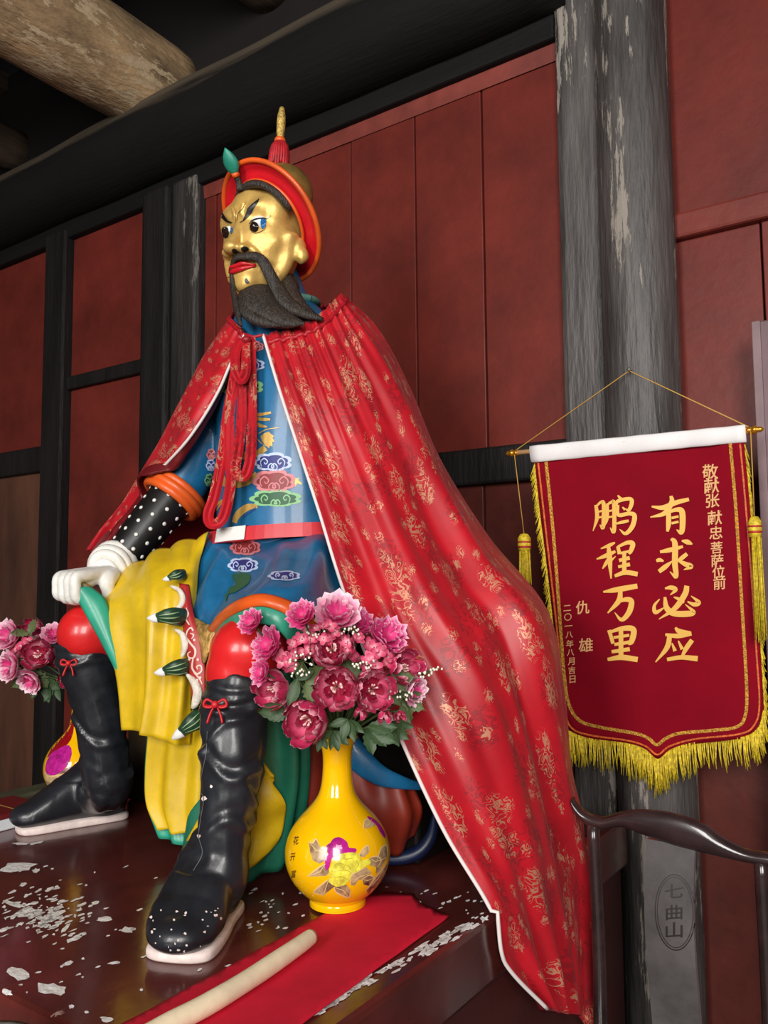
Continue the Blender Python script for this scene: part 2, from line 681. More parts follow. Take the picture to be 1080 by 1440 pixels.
# ------------------------------------------------------------------ plinth
PT = 0.936
PX0, PX1, PYF, PYB = -2.33, -0.79, -1.727, -0.21
M_plinth = chipped('maroon_plinth_paint', (84, 36, 32), (196, 160, 150), 0.2, 0.69, 14, (1.5, 0.9, 1), var=0.22, rough2=0.7, bump=0.06, patch=2.6, patch_thr=0.53, coat=0.25)
plinth = empty('altar_plinth', ((PX0 + PX1) / 2, -1.0, 0))
tag(plinth, 'glossy maroon altar plinth with chipped white paint under the seated statue', 'plinth')
box('top_slab', PX0, PX1, PYF, PYB, PT - 0.13, PT, M_plinth, plinth, bev=0.012)
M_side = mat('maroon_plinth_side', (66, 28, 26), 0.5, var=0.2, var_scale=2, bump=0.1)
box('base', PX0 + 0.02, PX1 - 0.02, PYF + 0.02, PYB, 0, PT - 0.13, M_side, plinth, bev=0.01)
box('kerb', PX0 - 0.09, PX0 - 0.005, PYF, PYB, PT - 0.16, PT + 0.03, M_sill, plinth, bev=0.008)

# white chips where the paint has broken off the slab's edges and top
M_chip = mat('bare_white_plaster', (246, 236, 230), 0.85, var=0.15, var_scale=60, bump=0.3, bump_scale=90)
bv_plinth = bvh_of([c for c in plinth.children if c.name.startswith(('top', 'base'))])


def blob(cx, cy, rx, ry, ang=0.0, n=11, j=0.35):
    out = []
    for i in range(n):
        a = 2 * math.pi * i / n
        k = 1 + random.uniform(-j, j)
        x, y = rx * math.cos(a) * k, ry * math.sin(a) * k
        out.append((cx + x * math.cos(ang) - y * math.sin(ang), cy + x * math.sin(ang) + y * math.cos(ang)))
    return out


chips = []
for i in range(74):      # along the right edge
    t = random.random()
    x, y = 690 - 270 * t, 1281 + 150 * t
    big = random.random() < 0.55
    chips.append(('p', blob(x + random.uniform(-5, 4), y + random.uniform(-2, 10), random.uniform(4, 13) if big else 2.5, random.uniform(1.6, 4.2) if big else 1.3, -0.5, 12, .5)))
for (x, y, rx, ry, a) in ((26, 1370, 15, 9, .3), (72, 1391, 20, 8, .1), (10, 1396, 7, 4, .4), (100, 1416, 4, 3, 0), (150, 1434, 9, 4, .2), (122, 1424, 3, 2, 0),
                          (22, 1220, 26, 7, -.15), (42, 1284, 17, 6, -.1), (72, 1290, 20, 5, -.35), (20, 1272, 14, 3, .3), (146, 1293, 11, 4, -.1), (180, 1308, 9, 4, 0),
                          (105, 1320, 12, 3, -.4), (92, 1306, 9, 2.5, -.8), (96, 1355, 8, 2.5, -.3), (160, 1355, 8, 2, -.15), (4, 1308, 8, 3, -.4), (250, 1250, 12, 7, 0.1), (246, 1262, 9, 4, 0.2),
                          (50, 1225, 6, 3, -.2), (30, 1187, 12, 1.6, .0), (50, 1186, 10, 1.4, -.2), (70, 1251, 7, 2.5, -.4), (134, 1270, 6, 2, -.3), (88, 1268, 7, 2, -.2)):
    chips.append(('p', blob(x, y, rx, ry, a, 13, 0.3)))
for i in range(260):
    if i > 125:
        x, y = random.gauss(55, 30), random.gauss(1286, 16)
        if x > 2:
            chips.append(('p', blob(x, y, random.uniform(1.5, 7), random.uniform(.8, 2.2), -.35, 8, .5)))
        continue
    x, y = random.uniform(0, 330), random.uniform(1215, 1400)
    if i > 60:
        x, y = random.uniform(350, 470), random.uniform(1250, 1310)
    if i > 95:
        x, y = random.uniform(560, 680), random.uniform(1250, 1290)
    chips.append(('p', blob(x, y, random.uniform(1.2, 5), random.uniform(0.7, 1.8), -0.3, 7, 0.4)))
ch = decal('paint_chips', chips, bv_plinth, M_chip, plinth, 0.0008, 6, each=False)
ch['kind'] = 'stuff'

# ================================================================== THE STATUE
M_blue = mat('blue_robe_paint', (26, 98, 142), 0.38, var=0.14, var_scale=9, bump=0.05, bump_scale=30, coat=0.15)
M_blueD = mat('navy_robe_paint', (18, 30, 62), 0.4, var=0.2)
M_teal = mat('teal_lining_paint', (44, 150, 122), 0.4, var=0.1, coat=0.1)
M_green = mat('deep_green_paint', (26, 98, 76), 0.45, var=0.15)
M_yel = mat('yellow_robe_paint', (212, 176, 24), 0.42, var=0.08, var_scale=10, bump=0.06, coat=0.1)
M_orange = mat('orange_trim_paint', (224, 92, 30), 0.4, var=0.1, coat=0.1)
M_redp = mat('red_trouser_paint', (205, 32, 34), 0.33, var=0.08, coat=0.25)
M_hatred = mat('red_hat_paint', (212, 24, 38), 0.36, var=0.06, coat=0.2)
M_brick = mat('brick_red_paint', (124, 36, 20), 0.5, var=0.15)
M_gold = mat('gold_leaf', (214, 174, 96), 0.42, metal=0.38, var=0.1, var_scale=14, bump=0.12, bump_scale=55)
M_goldp = mat('gold_paint', (208, 168, 90), 0.42, metal=0.25, var=0.1, var_scale=30)
M_goldd = mat('dull_gold_crown', (150, 118, 62), 0.4, metal=0.4, var=0.2, var_scale=12)
M_boot = mat('black_boot_paint', (30, 32, 37), 0.36, var=0.3, var_scale=7, bump=0.12, bump_scale=30, coat=0.15)
M_blk = mat('black_paint', (20, 19, 20), 0.4)
M_sole = mat('whitewashed_sole', (226, 208, 202), 0.6, var=0.08, var_scale=30)
M_white = mat('white_paint', (232, 230, 226), 0.45, var=0.04)
M_hair = mat('painted_hair', (44, 37, 32), 0.5, var=0.35, var_scale=30, bump=0.6, bump_scale=60, stretch=(5, 5, 0.8))
M_eyeb = mat('eye_blue', (40, 110, 170), 0.15)
M_eyew = mat('eye_white', (235, 238, 240), 0.15)
M_iris = mat('eye_dark_brown', (34, 22, 18), 0.08, coat=0.6)
M_lip = mat('lip_red', (190, 30, 38), 0.3, var=0.06)

HX, HY, HZ = S(376, 335, 2.17)
statue = empty('seated_warrior_statue', (-1.5, -0.9, PT))
tag(statue, 'seated painted warrior statue with a gold bearded face, red hat, blue robe and black boots', 'statue')


def H(x, f, z):
    return Vector((HX + x * 1.14, HY - f, HZ + (z * 1.09 if z < 0 else z * 1.03)))


# ------------------------------------------------------------------ body: one continuous figure
kneeR = S(128, 884, 2.12)
kneeL = S(352, 912, 1.71)
cuffc = S(247, 694, 2.30)
wrist = S(163, 795, 2.22)
shR, shL = Vector((-1.70, -0.83, 2.20)), Vector((-1.31, -0.82, 2.19))
elbL, handL = Vector((-1.17, -0.82, 1.82)), S(548, 850, 1.95)
CX = -1.5
tors = [(1.46, -0.80, .23, .20), (1.58, -0.82, .225, .20), (1.727, -0.83, .205, .165), (1.85, -0.83, .205, .165), (1.98, -0.83, .21, .165),
        (2.12, -0.83, .225, .155), (2.22, -0.835, .215, .140), (2.29, -0.845, .165, .125), (2.345, -0.855, .115, .105), (2.39, -0.865, .08, .085), (2.46, -0.875, .062, .066)]
q = spline(tors, 30)
rings = [[Vector((CX + r[2] * math.cos(a), r[1] + r[3] * math.sin(a), r[0])) for a in [2 * math.pi * k / 28 for k in range(28)]] for r in q]
pieces = [loft(rings)]
pieces.append(tube([shR, shR.lerp(cuffc, 0.5) + Vector((-0.02, 0.02, 0)), cuffc], [.085, .085, .074], 18, samples=14))
pieces.append(tube([cuffc, cuffc.lerp(wrist, 0.5), wrist], [.066, .060, .048], 18, samples=12))
pieces.append(tube([shL, elbL, handL], [.075, .06, .045], 16, samples=16))
pieces.append(ellipsoid(shR, (.09, .09, .085)))
pieces.append(ellipsoid(shL, (.08, .08, .08)))
hipR, hipL = Vector((-1.64, -0.86, 1.53)), Vector((-1.36, -0.86, 1.53))
pieces.append(tube([hipR, hipR.lerp(kneeR, 0.5) + Vector((0, 0, .0)), kneeR], [.11, .095, .078], 20, samples=12))
pieces.append(tube([hipL, hipL.lerp(kneeL, 0.5) + Vector((0, 0, -.01)), kneeL], [.10, .082, .066], 20, samples=12))
pieces.append(ellipsoid(kneeR + Vector((0, -.005, -.01)), (.076, .082, .075)))
pieces.append(ellipsoid(kneeL + Vector((0, -.005, -.002)), (.080, .082, .068)))
pieces.append(ellipsoid(S(334, 945, 1.70), (.066, .066, .07)))
ankR, ankL = S(146, 1105, 2.2), S(312, 1235, 1.62)
pieces.append(tube([kneeR, kneeR.lerp(ankR, .5), ankR], [.056, .045, .035], 14, samples=10))
pieces.append(tube([kneeL, kneeL.lerp(ankL, .5), ankL], [.056, .045, .035], 14, samples=10))
V, F = fuse(pieces, 0.009, 5)
cen = np.array([V[list(f)].mean(axis=0) for f in F])


def seg_d(P, a, b):
    a, b = np.array(a), np.array(b)
    ab = b - a
    t = np.clip(((P - a) @ ab) / (ab @ ab), 0, 1)
    return np.linalg.norm(P - (a + t[:, None] * ab), axis=1)


fm = np.zeros(len(F), int)
dfa = seg_d(cen, cuffc, wrist)
fm[(dfa < 0.085) & (((cen - np.array(cuffc)) @ np.array(wrist - cuffc)) > 0)] = 1
dr = np.minimum(seg_d(cen, hipR.lerp(kneeR, 0.72), kneeR), seg_d(cen, hipL.lerp(kneeL, 0.78), kneeL))
dr2 = np.minimum(seg_d(cen, kneeR, ankR), seg_d(cen, kneeL, ankL))
fm[(np.minimum(dr, dr2) < 0.12) & (cen[:, 1] < -1.02) & (cen[:, 2] < 1.62) & (fm != 1)] = 2
body = obj('body', V, F, [M_blue, M_blk, M_redp], statue, True, None, fm.tolist())

# belt with white buckle
def ring_on_torso(z0, z1, off, m, name, a0=-math.pi, a1=math.pi, n=60, tilt=0.0):
    mb = MB()
    rows = []
    for i in range(n + 1):
        a = a0 + (a1 - a0) * i / n
        row = []
        for (z, o) in ((z0, 0.0), (z0, off), (z1, off), (z1, 0.0)):
            zz = z + tilt * math.cos(a)
            j = int(np.argmin(np.abs(q[:, 0] - zz)))
            r = q[j]
            row.append(Vector((CX + (r[2] + o) * math.cos(a), r[1] + (r[3] + o) * math.sin(a), zz)))
        rows.append(row)
    mb.add(loft(rows, False, False))
    return mb.build(name, m, statue, False)


belt = ring_on_torso(1.698, 1.733, .034, mat('belt_red', (206, 46, 56), 0.4, var=0.05), 'belt', tilt=0.012)
ring_on_torso(1.700, 1.735, .039, M_white, 'buckle', -math.pi / 2 - 0.23, -math.pi / 2 + 0.20, 12, 0.012)['label'] = 'white belt buckle'

obj('collar', *tube([(CX + .108 * math.cos(a), -.862 + .098 * math.sin(a), 2.352 + .012 * math.sin(a)) for a in [2 * math.pi * i / 40 for i in range(41)]], .016, 10, flat=.7, caps=False), mat('collar_teal', (90, 140, 128), .45, var=.12), statue)
# sleeve cuff rolls and dots
ax = (wrist - cuffc).normalized()
mb = MB()
for k, (t, r) in enumerate(((-.012, .080), (.006, .083), (.022, .078))):
    c = cuffc + ax * t
    u = ax.cross(Vector((0, 0, 1))).normalized()
    w = ax.cross(u)
    mb.add(tube([c + (u * math.cos(a) + w * math.sin(a)) * r for a in [2 * math.pi * i / 28 for i in range(29)]], .0125, 8, caps=False))
mb.build('sleeve_cuff', M_orange, statue)
mb = MB()
u = ax.cross(Vector((0, 0, 1))).normalized()
w = ax.cross(u)
L = (wrist - cuffc).length
bvb = bvh_of([body])
for i in range(7):
    for j in range(9):
        t = 0.030 + i * (L - 0.05) / 6
        a = 2 * math.pi * (j + 0.5 * (i % 2)) / 9
        d = u * math.cos(a) + w * math.sin(a)
        p0 = cuffc + ax * t + d * 0.12
        loc, nrm, _, _ = bvb.ray_cast(p0, -d, 0.12)
        if loc is None:
            continue
        t1 = nrm.cross(ax).normalized()
        t2 = nrm.cross(t1)
        n = 10
        ring0 = [loc + nrm * 0.0004 + (t1 * math.cos(b) + t2 * math.sin(b)) * 0.0062 for b in [2 * math.pi * k / n for k in range(n)]]
        ring1 = [loc + nrm * 0.0024 + (t1 * math.cos(b) + t2 * math.sin(b)) * 0.0038 for b in [2 * math.pi * k / n for k in range(n)]]
        mb.add(loft([ring0, ring1]))
dots = mb.build('sleeve_dots', M_white, statue)
dots['kind'] = 'stuff'

# ------------------------------------------------------------------ right hand: a fist in white, five fingers
hk = S(98, 824, 2.06)            # knuckles
hw = S(146, 806, 2.15)           # wrist end
e1 = (hk - hw).normalized()
up = Vector((0, 0, 1))
e2 = (up - e1 * up.dot(e1)).normalized()   # back of the hand
e3 = e1.cross(e2)
if e3.dot(FH) > 0:
    e3 = -e3                                  # thumb side, towards the viewer
hp = []
for k in range(4):                           # four fingers curl down from the knuckles and back under the palm
    o = e3 * (0.034 - 0.0225 * k)
    ln = (1.0, 1.05, 1.0, 0.85)[k]
    kn = hk + o + e2 * 0.022
    mid = kn + e1 * (0.012) - e2 * 0.050 * ln
    pip = mid - e1 * 0.034 * ln - e2 * 0.012
    tip = pip - e1 * 0.018 + e2 * 0.016
    hp.append(tube([hw + o * 0.75 + e2 * .004, hk - e1 * .03 + o + e2 * .018, kn, kn + e1 * .010 - e2 * 0.022, mid, pip, tip], [.017, .0165, .0148, .0142, .014, .0125, .010], 12, samples=26))
hp.append(ellipsoid(hw.lerp(hk, 0.5) + e2 * 0.004, (0.05, 0.042, 0.026), M=Matrix((e1, e3, e2)).transposed()))
th0 = hw + e3 * 0.030 + e1 * 0.005 - e2 * 0.004
hp.append(tube([th0 - e1 * 0.01, th0 + e1 * 0.025 + e3 * 0.014 - e2 * 0.008, th0 + e1 * 0.032 + e3 * 0.016 - e2 * 0.032, th0 + e1 * 0.036 + e3 * 0.010 - e2 * 0.052], [.022, .022, .0165, .012], 12, samples=16))
hp.append(tube([wrist + (wrist - cuffc).normalized() * 0.0, hw], [.046, .038], 16))
Vh, Fh = fuse(hp, 0.0035, 3)
hand = obj('hand', Vh, Fh, mat('white_glove_paint', (226, 224, 218), 0.5, var=0.06, var_scale=20, bump=0.08), statue)
# two rolled bracelets
mb = MB()
ax2 = (hw - wrist).normalized()
for k, (t, r, rr) in enumerate(((-.012, .050, .017), (.016, .047, .017), (.034, .043, .013))):
    c = wrist.lerp(hw, 0.25) + ax2 * t
    uu = ax2.cross(up).normalized()
    ww = ax2.cross(uu)
    mb.add(tube([c + (uu * math.cos(a) + ww * math.sin(a) * 1.1) * r for a in [2 * math.pi * i / 28 for i in range(29)]], rr, 10, caps=False))
mb.build('bracelet', MATS['white_glove_paint'], statue)['label'] = 'rolled white cuff at the wrist'
bvh_hand = bvh_of([hand])
decal('gilt_wear', [('s', [(118, 818), (126, 824), (134, 832), (142, 840), (148, 846)], [2, 4, 5, 4, 2])], bvh_hand, M_goldp, hand, 0.0012)

# ------------------------------------------------------------------ head
base = [ellipsoid(H(0, -.015, .040), (.118, .122, .108), 28, 18),
        ellipsoid(H(0, .022, -.03), (.112, .096, .128), 28, 18),
        ellipsoid(H(0, .032, -.105), (.074, .070, .064), 24, 14),
        ellipsoid(H(0, .082, -.142), (.036, .028, .026)),
        ellipsoid(H(0, .082, -.108), (.050, .034, .036)),
        tube([H(0, -.02, -.10), H(0, -.012, -.18), H(0, -.01, -.28)], [.062, .06, .062], 18, samples=8)]
for s in (-1, 1):
    base.append(ellipsoid(H(s * .058, .048, .036), (.050, .048, .060)))
    base.append(ellipsoid(H(s * .056, .046, -.048), (.048, .042, .040)))
    base.append(tube([H(s * .014, .100, .020), H(s * .045, .098, .040), H(s * .082, .064, .060)], [.014, .014, .010], 10, samples=8))
    base.append(tube([H(s * .096, .03, -.02), H(s * .080, .026, -.09), H(s * .05, .036, -.14)], [.026, .022, .016], 12, samples=8))
Vb, Fb = fuse(base, 0.0042, 34)
hpz = [(Vb, Fb),
       tube([H(0, .094, .035), H(0, .110, -.012), H(0, .132, -.060)], [.012, .0135, .018], 12, samples=8),
       ellipsoid(H(0, .136, -.066), (.023, .020, .017))]
for s in (-1, 1):
    hpz.append(ellipsoid(H(s * .0245, .120, -.069), (.0160, .018, .0135)))
    hpz.append(tube([H(s * .026, .116, -.058), H(s * .046, .100, -.080), H(s * .056, .080, -.112)], [.007, .009, .007], 10, samples=6))
    hpz.append(tube([H(s * .020, .112, .052), H(s * .010, .112, .028), H(s * .016, .108, .016)], [.004, .006, .004], 8, samples=6))
    hpz.append(ellipsoid(H(s * .106, .006, -.052), (.015, .022, .026)))
    hpz.append(tube([H(s * .100, .012, -.056), H(s * .111, .002, -.074), H(s * .108, .012, -.088)], [.018, .020, .013], 10, samples=6))
Vd, Fd = fuse(hpz, 0.0034, 6)
for s in (-1, 1):
    brush(Vd, H(s * .046, .100, .000), .020, (0, .010, 0))        # eye sockets
    brush(Vd, H(s * .040, .108, -.075), .010, (0, .004, 0))
    brush(Vd, H(s * .09, .05, -.07), .03, (-s * .006, 0, 0))
brush(Vd, H(0, .112, .05), .006, (0, .005, 0))
brush(Vd, H(0, .08, .09), .04, (0, -.008, 0))
head = obj('head', Vd, Fd, M_gold, statue)
eyes = [obj('eyeball', *ellipsoid(H(s * .0455, .086, -.002), (.0255, .022, .0180), 20, 12), M_eyew, head) for s in (-1, 1)]
mb = MB()
mb.add(tube([H(-.040, .098, -.108), H(-.02, .113, -.103), H(0, .115, -.104), H(.02, .113, -.103), H(.044, .096, -.108)], [.002, .0055, .0058, .0055, .002], 10, samples=14))
mb.add(tube([H(-.038, .098, -.110), H(-.018, .112, -.1145), H(0, .114, -.1155), H(.018, .112, -.1145), H(.042, .096, -.110)], [.002, .0062, .0072, .0062, .002], 10, samples=14))
mb.build('lips', M_lip, head)
bvh_head = bvh_of([head] + eyes)


def hz_(pts, k=6.547, ox=295, oy=250):
    return [(ox + a / k, oy + b / k) for a, b in pts]


def hsk(pts, k=6.547, ox=295, oy=250):
    return smooth_outline(hz_(pts, k, ox, oy), 3)


decal('iris', [('p', hsk([(368, 450), (385, 412), (412, 402), (440, 420), (450, 455), (440, 488), (412, 500), (382, 486)])),
               ('p', hsk([(112, 480), (132, 452), (160, 458), (176, 485), (176, 525), (164, 552), (130, 552)]))], bvh_head, M_iris, head, .0012, 1.5)
decal('eye_corner', [('p', hsk([(468, 385), (495, 378), (515, 392), (518, 425), (500, 462), (480, 472), (470, 440)])),
                     ('p', hsk([(196, 462), (212, 460), (214, 490), (200, 520), (192, 500)]))], bvh_head, M_eyeb, head, .0012, 1.5)
decal('pupil_glint', [('p', blob(295 + 408 / 6.547, 250 + 440 / 6.547, 1.6, 1.8))], bvh_head, M_eyew, head, .002, 1.0)
decal('eyebrow', [('p', hz_([(80, 318), (92, 298), (112, 306), (140, 352), (165, 388), (215, 414), (196, 420), (150, 402), (108, 366), (86, 338)])),
                  ('p', hz_([(268, 414), (305, 398), (325, 352), (350, 282), (385, 245), (458, 192), (446, 222), (408, 275), (385, 322), (350, 362), (318, 396), (290, 412)]))],
      bvh_head, M_blk, head, .0016, 2)
decal('eye_line', [('s', hz_([(362, 430), (385, 400), (430, 380), (490, 374), (520, 378), (565, 345)]), [0.6, 1.3, 1.4, 1.4, 1.2, 0.5]),
                   ('s', hz_([(366, 470), (400, 506), (450, 505), (500, 478), (520, 440)]), [0.4, .7, .7, .7, .4])], bvh_head, M_iris, head, .0018)
decal('frown_line', [('s', hz_([(322, 240), (300, 285), (262, 330), (250, 400)]), [.4, 1.1, 1.1, .5]),
                     ('s', hz_([(240, 300), (236, 350), (240, 410)]), [.3, .8, .4])], bvh_head, mat('gold_crease', (120, 88, 36), .5), head, .001)
decal('nostril', [('p', hsk([(202, 668), (220, 650), (248, 662), (256, 682), (236, 694), (214, 690)])),
                  ('p', hsk([(288, 650), (312, 632), (345, 640), (356, 660), (330, 678), (300, 676)]))], bvh_head, M_blk, head, .0012, 1.5)
decal('chin_tuft', [('p', hz_([(335, 922), (350, 935), (364, 962), (350, 974), (328, 968), (320, 945)]))], bvh_head, M_blk, head, .002, 2)

# hair band, moustache and beard
mb = MB()
RC = S(379, 315, 2.135)
RU = Vector((0, -.63, .775)).normalized()
RX = Vector((math.cos(.24), 0, -math.sin(.24)))
RU = (RU - RX * RU.dot(RX)).normalized()
RN = RX.cross(RU)
if RN.y > 0:
    RN = -RN                                  # faces forward


def ringp(a, r, n=0.0, rz=None):
    return RC + RX * (math.sin(a) * r) + RU * (math.cos(a) * (rz or r)) + RN * n


aa = np.linspace(-1.25, 1.25, 16)
mb.add(tube([ringp(a, .106, .010, .110) for a in aa], [.004] + [.010] * 5 + [.0105] * 6 + [.011, .011, .010, .003], 8))
hb = mb.build('hair_band', M_hair, head)


def strand(pts, radii, flat=0.6, n=14, samples=22, name='x'):
    return tube([S(*p) for p in pts], radii, n, flat=flat, up=-FH, samples=samples)


mb = MB()
mb.add(strand([(344, 361, 2.045), (358, 360, 2.045), (370, 368, 2.05), (379, 385, 2.055), (389, 404, 2.06), (404, 426, 2.045), (428, 440, 2.03), (455, 449, 2.03)],
              [.009, .012, .0145, .016, .018, .020, .016, .004]))
mb.add(strand([(348, 361, 2.045), (336, 361, 2.06), (328, 368, 2.08), (326, 388, 2.10), (329, 414, 2.09), (334, 438, 2.06), (339, 458, 2.03)],
              [.009, .010, .0095, .010, .012, .014, .005]))
mb.build('moustache', M_hair, head)
mb = MB()
mb.add(strand([(360, 410, 2.085), (362, 420, 2.075), (367, 432, 2.06), (384, 444, 2.04), (408, 452, 2.02), (428, 455, 2.0)], [.042, .047, .047, .037, .022, .004], 0.62, 18))
mb.add(strand([(346, 411, 2.09), (346, 425, 2.075), (352, 440, 2.05), (372, 452, 2.03), (395, 458, 2.01)], [.018, .022, .024, .02, .004], 0.7))
mb.add(strand([(404, 384, 2.12), (406, 400, 2.10), (410, 415, 2.08), (424, 432, 2.05), (452, 450, 2.03)], [.004, .022, .024, .018, .004], 0.7))
mb.add(strand([(408, 384, 2.15), (413, 395, 2.14), (414, 410, 2.13), (411, 422, 2.11)], [.003, .012, .012, .003], 0.7))
mb.build('beard', M_hair, head)

# ------------------------------------------------------------------ hat
hat = obj('hat', *loft([[ringp(2 * math.pi * i / 64, r, n) for i in range(64)] for r, n in
                        ((.104, -.006), (.112, .002), (.130, -.010), (.146, -.010), (.163, .0), (.164, -.010), (.146, -.022), (.118, -.024), (.104, -.018))], True, False),
          M_hatred, statue)
mb = MB()
mb.add(tube([ringp(2 * math.pi * i / 72, .1650, -.004) for i in range(73)], .0068, 10, caps=False))
mb.build('brim_edge', M_orange, hat)
mb = MB()
mb.add(tube([ringp(a, .117, .004) for a in np.linspace(-1.3, 2.4, 60)], .0045, 8))
mb.build('brim_piping', M_orange, hat)
crown = obj('crown', *ellipsoid(S(400, 272, 2.23), (.078, .085, .080), 32, 20), M_goldd, hat)
kb = S(391, 247, 2.215)
sp = Vector((.075, .0, 1)).normalized()
obj('knob', *lathe([(.002, -.01), (.034, -.006), (.038, .004), (.030, .012), (.02, .018), (.022, .026), (.012, .034), (.002, .036)], 20, kb, sp), M_goldd, hat)
# horse-hair tassel: combed strands
mb = MB()
for i in range(22):
    a = 2 * math.pi * i / 22
    d = Vector((math.cos(a), math.sin(a), 0))
    mb.add(tube([kb + sp * .096 + d * .010, kb + sp * .078 + d * .021, kb + sp * .045 + d * .025, kb + Vector((0, 0, .010 + .008 * (i % 3))) + d * .027], [.004, .0055, .0055, .003], 6, samples=8))
mb.add(lathe([(.002, .02), (.02, .03), (.02, .08), (.008, .095), (.001, .096)], 16, kb, sp))
mb.build('tassel', mat('tassel_red', (170, 26, 36), 0.55, var=0.2, var_scale=40), hat)
obj('tassel_ring', *lathe([(.002, .092), (.014, .094), (.0165, .100), (.014, .107), (.002, .108)], 20, kb, sp), M_orange, hat)
obj('spire', *lathe([(.002, .104), (.0095, .106), (.0115, .125), (.0125, .150), (.0115, .172), (.009, .182), (.0075, .192), (.005, .196), (.001, .197)], 18, kb, sp),
    mat('rough_gilt', (196, 166, 88), 0.5, metal=0.4, var=0.25, var_scale=120, bump=0.6, bump_scale=160), hat)
# plume on the forehead
p0, p1 = S(338, 262, 2.085), S(320, 217, 2.035)
mb = MB()
mb.add(tube([p0 - Vector((0, .0, .012)), p0.lerp(p1, .12), p0.lerp(p1, .33)], [.011, .0085, .0085], 10, samples=8))
mb.build('plume_stem', M_hair, hat)
mb = MB()
mb.add(tube([p0.lerp(p1, .31), p0.lerp(p1, .44)], [.0105, .0105], 12))
mb.build('plume_band', M_orange, hat)
mb = MB()
mb.add(tube([p0.lerp(p1, .42), p0.lerp(p1, .58), p0.lerp(p1, .78), p0.lerp(p1, 1.0), p0.lerp(p1, 1.2)], [.011, .019, .021, .014, .001], 14, samples=16, flat=.6))
mb.build('plume', mat('plume_teal', (38, 138, 116), 0.45, var=0.12, var_scale=30), hat)

# ------------------------------------------------------------------ cloth sheets
def sheet(name, ribs, nu, nv, m, parent, thick=0.006, ripple=None, zmin=0.945, conv=S, ref=0.5, post=None):
    """ribs: lists of (px, py, dh) control points; first index runs across (u), second along (v)"""
    R3 = [[tuple(conv(*p)) for p in rib] for rib in ribs]
    rows = [spline(r, nv) for r in R3]                 # nv x 3 each
    G = np.zeros((nu, nv, 3))
    for j in range(nv):
        G[:, j, :] = spline([r[j] for r in rows], nu)
    if ripple is not None:
        du = np.gradient(G, axis=0)
        dv = np.gradient(G, axis=1)
        N = np.cross(du, dv)
        N /= (np.linalg.norm(N, axis=2, keepdims=True) + 1e-9)
        vd = G - np.array(CAM)
        sgn = np.sign(np.sum(N * vd, axis=2, keepdims=True))
        N = -N * np.where(sgn == 0, 1, sgn) if False else N * (-1 if np.sum(sgn) > 0 else 1)
        U, Vv = np.meshgrid(np.linspace(0, 1, nu), np.linspace(0, 1, nv), indexing='ij')
        G = G + N * ripple(U, Vv)[:, :, None]
    G[:, :, 2] = np.maximum(G[:, :, 2], zmin)
    if post is not None:
        G = post(G)
    v = [tuple(G[i, j]) for i in range(nu) for j in range(nv)]
    f = [(i * nv + j, i * nv + j + 1, (i + 1) * nv + j + 1, (i + 1) * nv + j) for i in range(nu - 1) for j in range(nv - 1)]
    # front face towards the camera
    a, b, c = (Vector(v[f[int(len(f) * ref)][k]]) for k in (0, 1, 2))
    if (b - a).cross(c - a).dot(a - CAM) > 0:
        f = [tuple(reversed(q)) for q in f]
    o = obj(name, v, f, m, parent)
    lu = np.cumsum(np.concatenate([[0], np.linalg.norm(np.diff(G[:, nv // 3, :], axis=0), axis=1)]))
    lv = np.cumsum(np.concatenate([[0], np.linalg.norm(np.diff(G[int(nu * ref), :, :], axis=0), axis=1)]))
    uvl = o.data.uv_layers.new(name='cloth')
    for lp in o.data.loops:
        i, j = divmod(lp.vertex_index, nv)
        uvl.data[lp.index].uv = (lu[i], lv[j])
    if thick:
        sd = o.modifiers.new('thickness', 'SOLIDIFY')
        sd.thickness, sd.offset = thick, -1
        if isinstance(m, (list, tuple)) and len(m) > 1:
            sd.material_offset, sd.material_offset_rim = 1, 1
    return o, G


def px_tube(pts, radii, **k):
    return tube([S(*p) for p in pts], radii, **k)


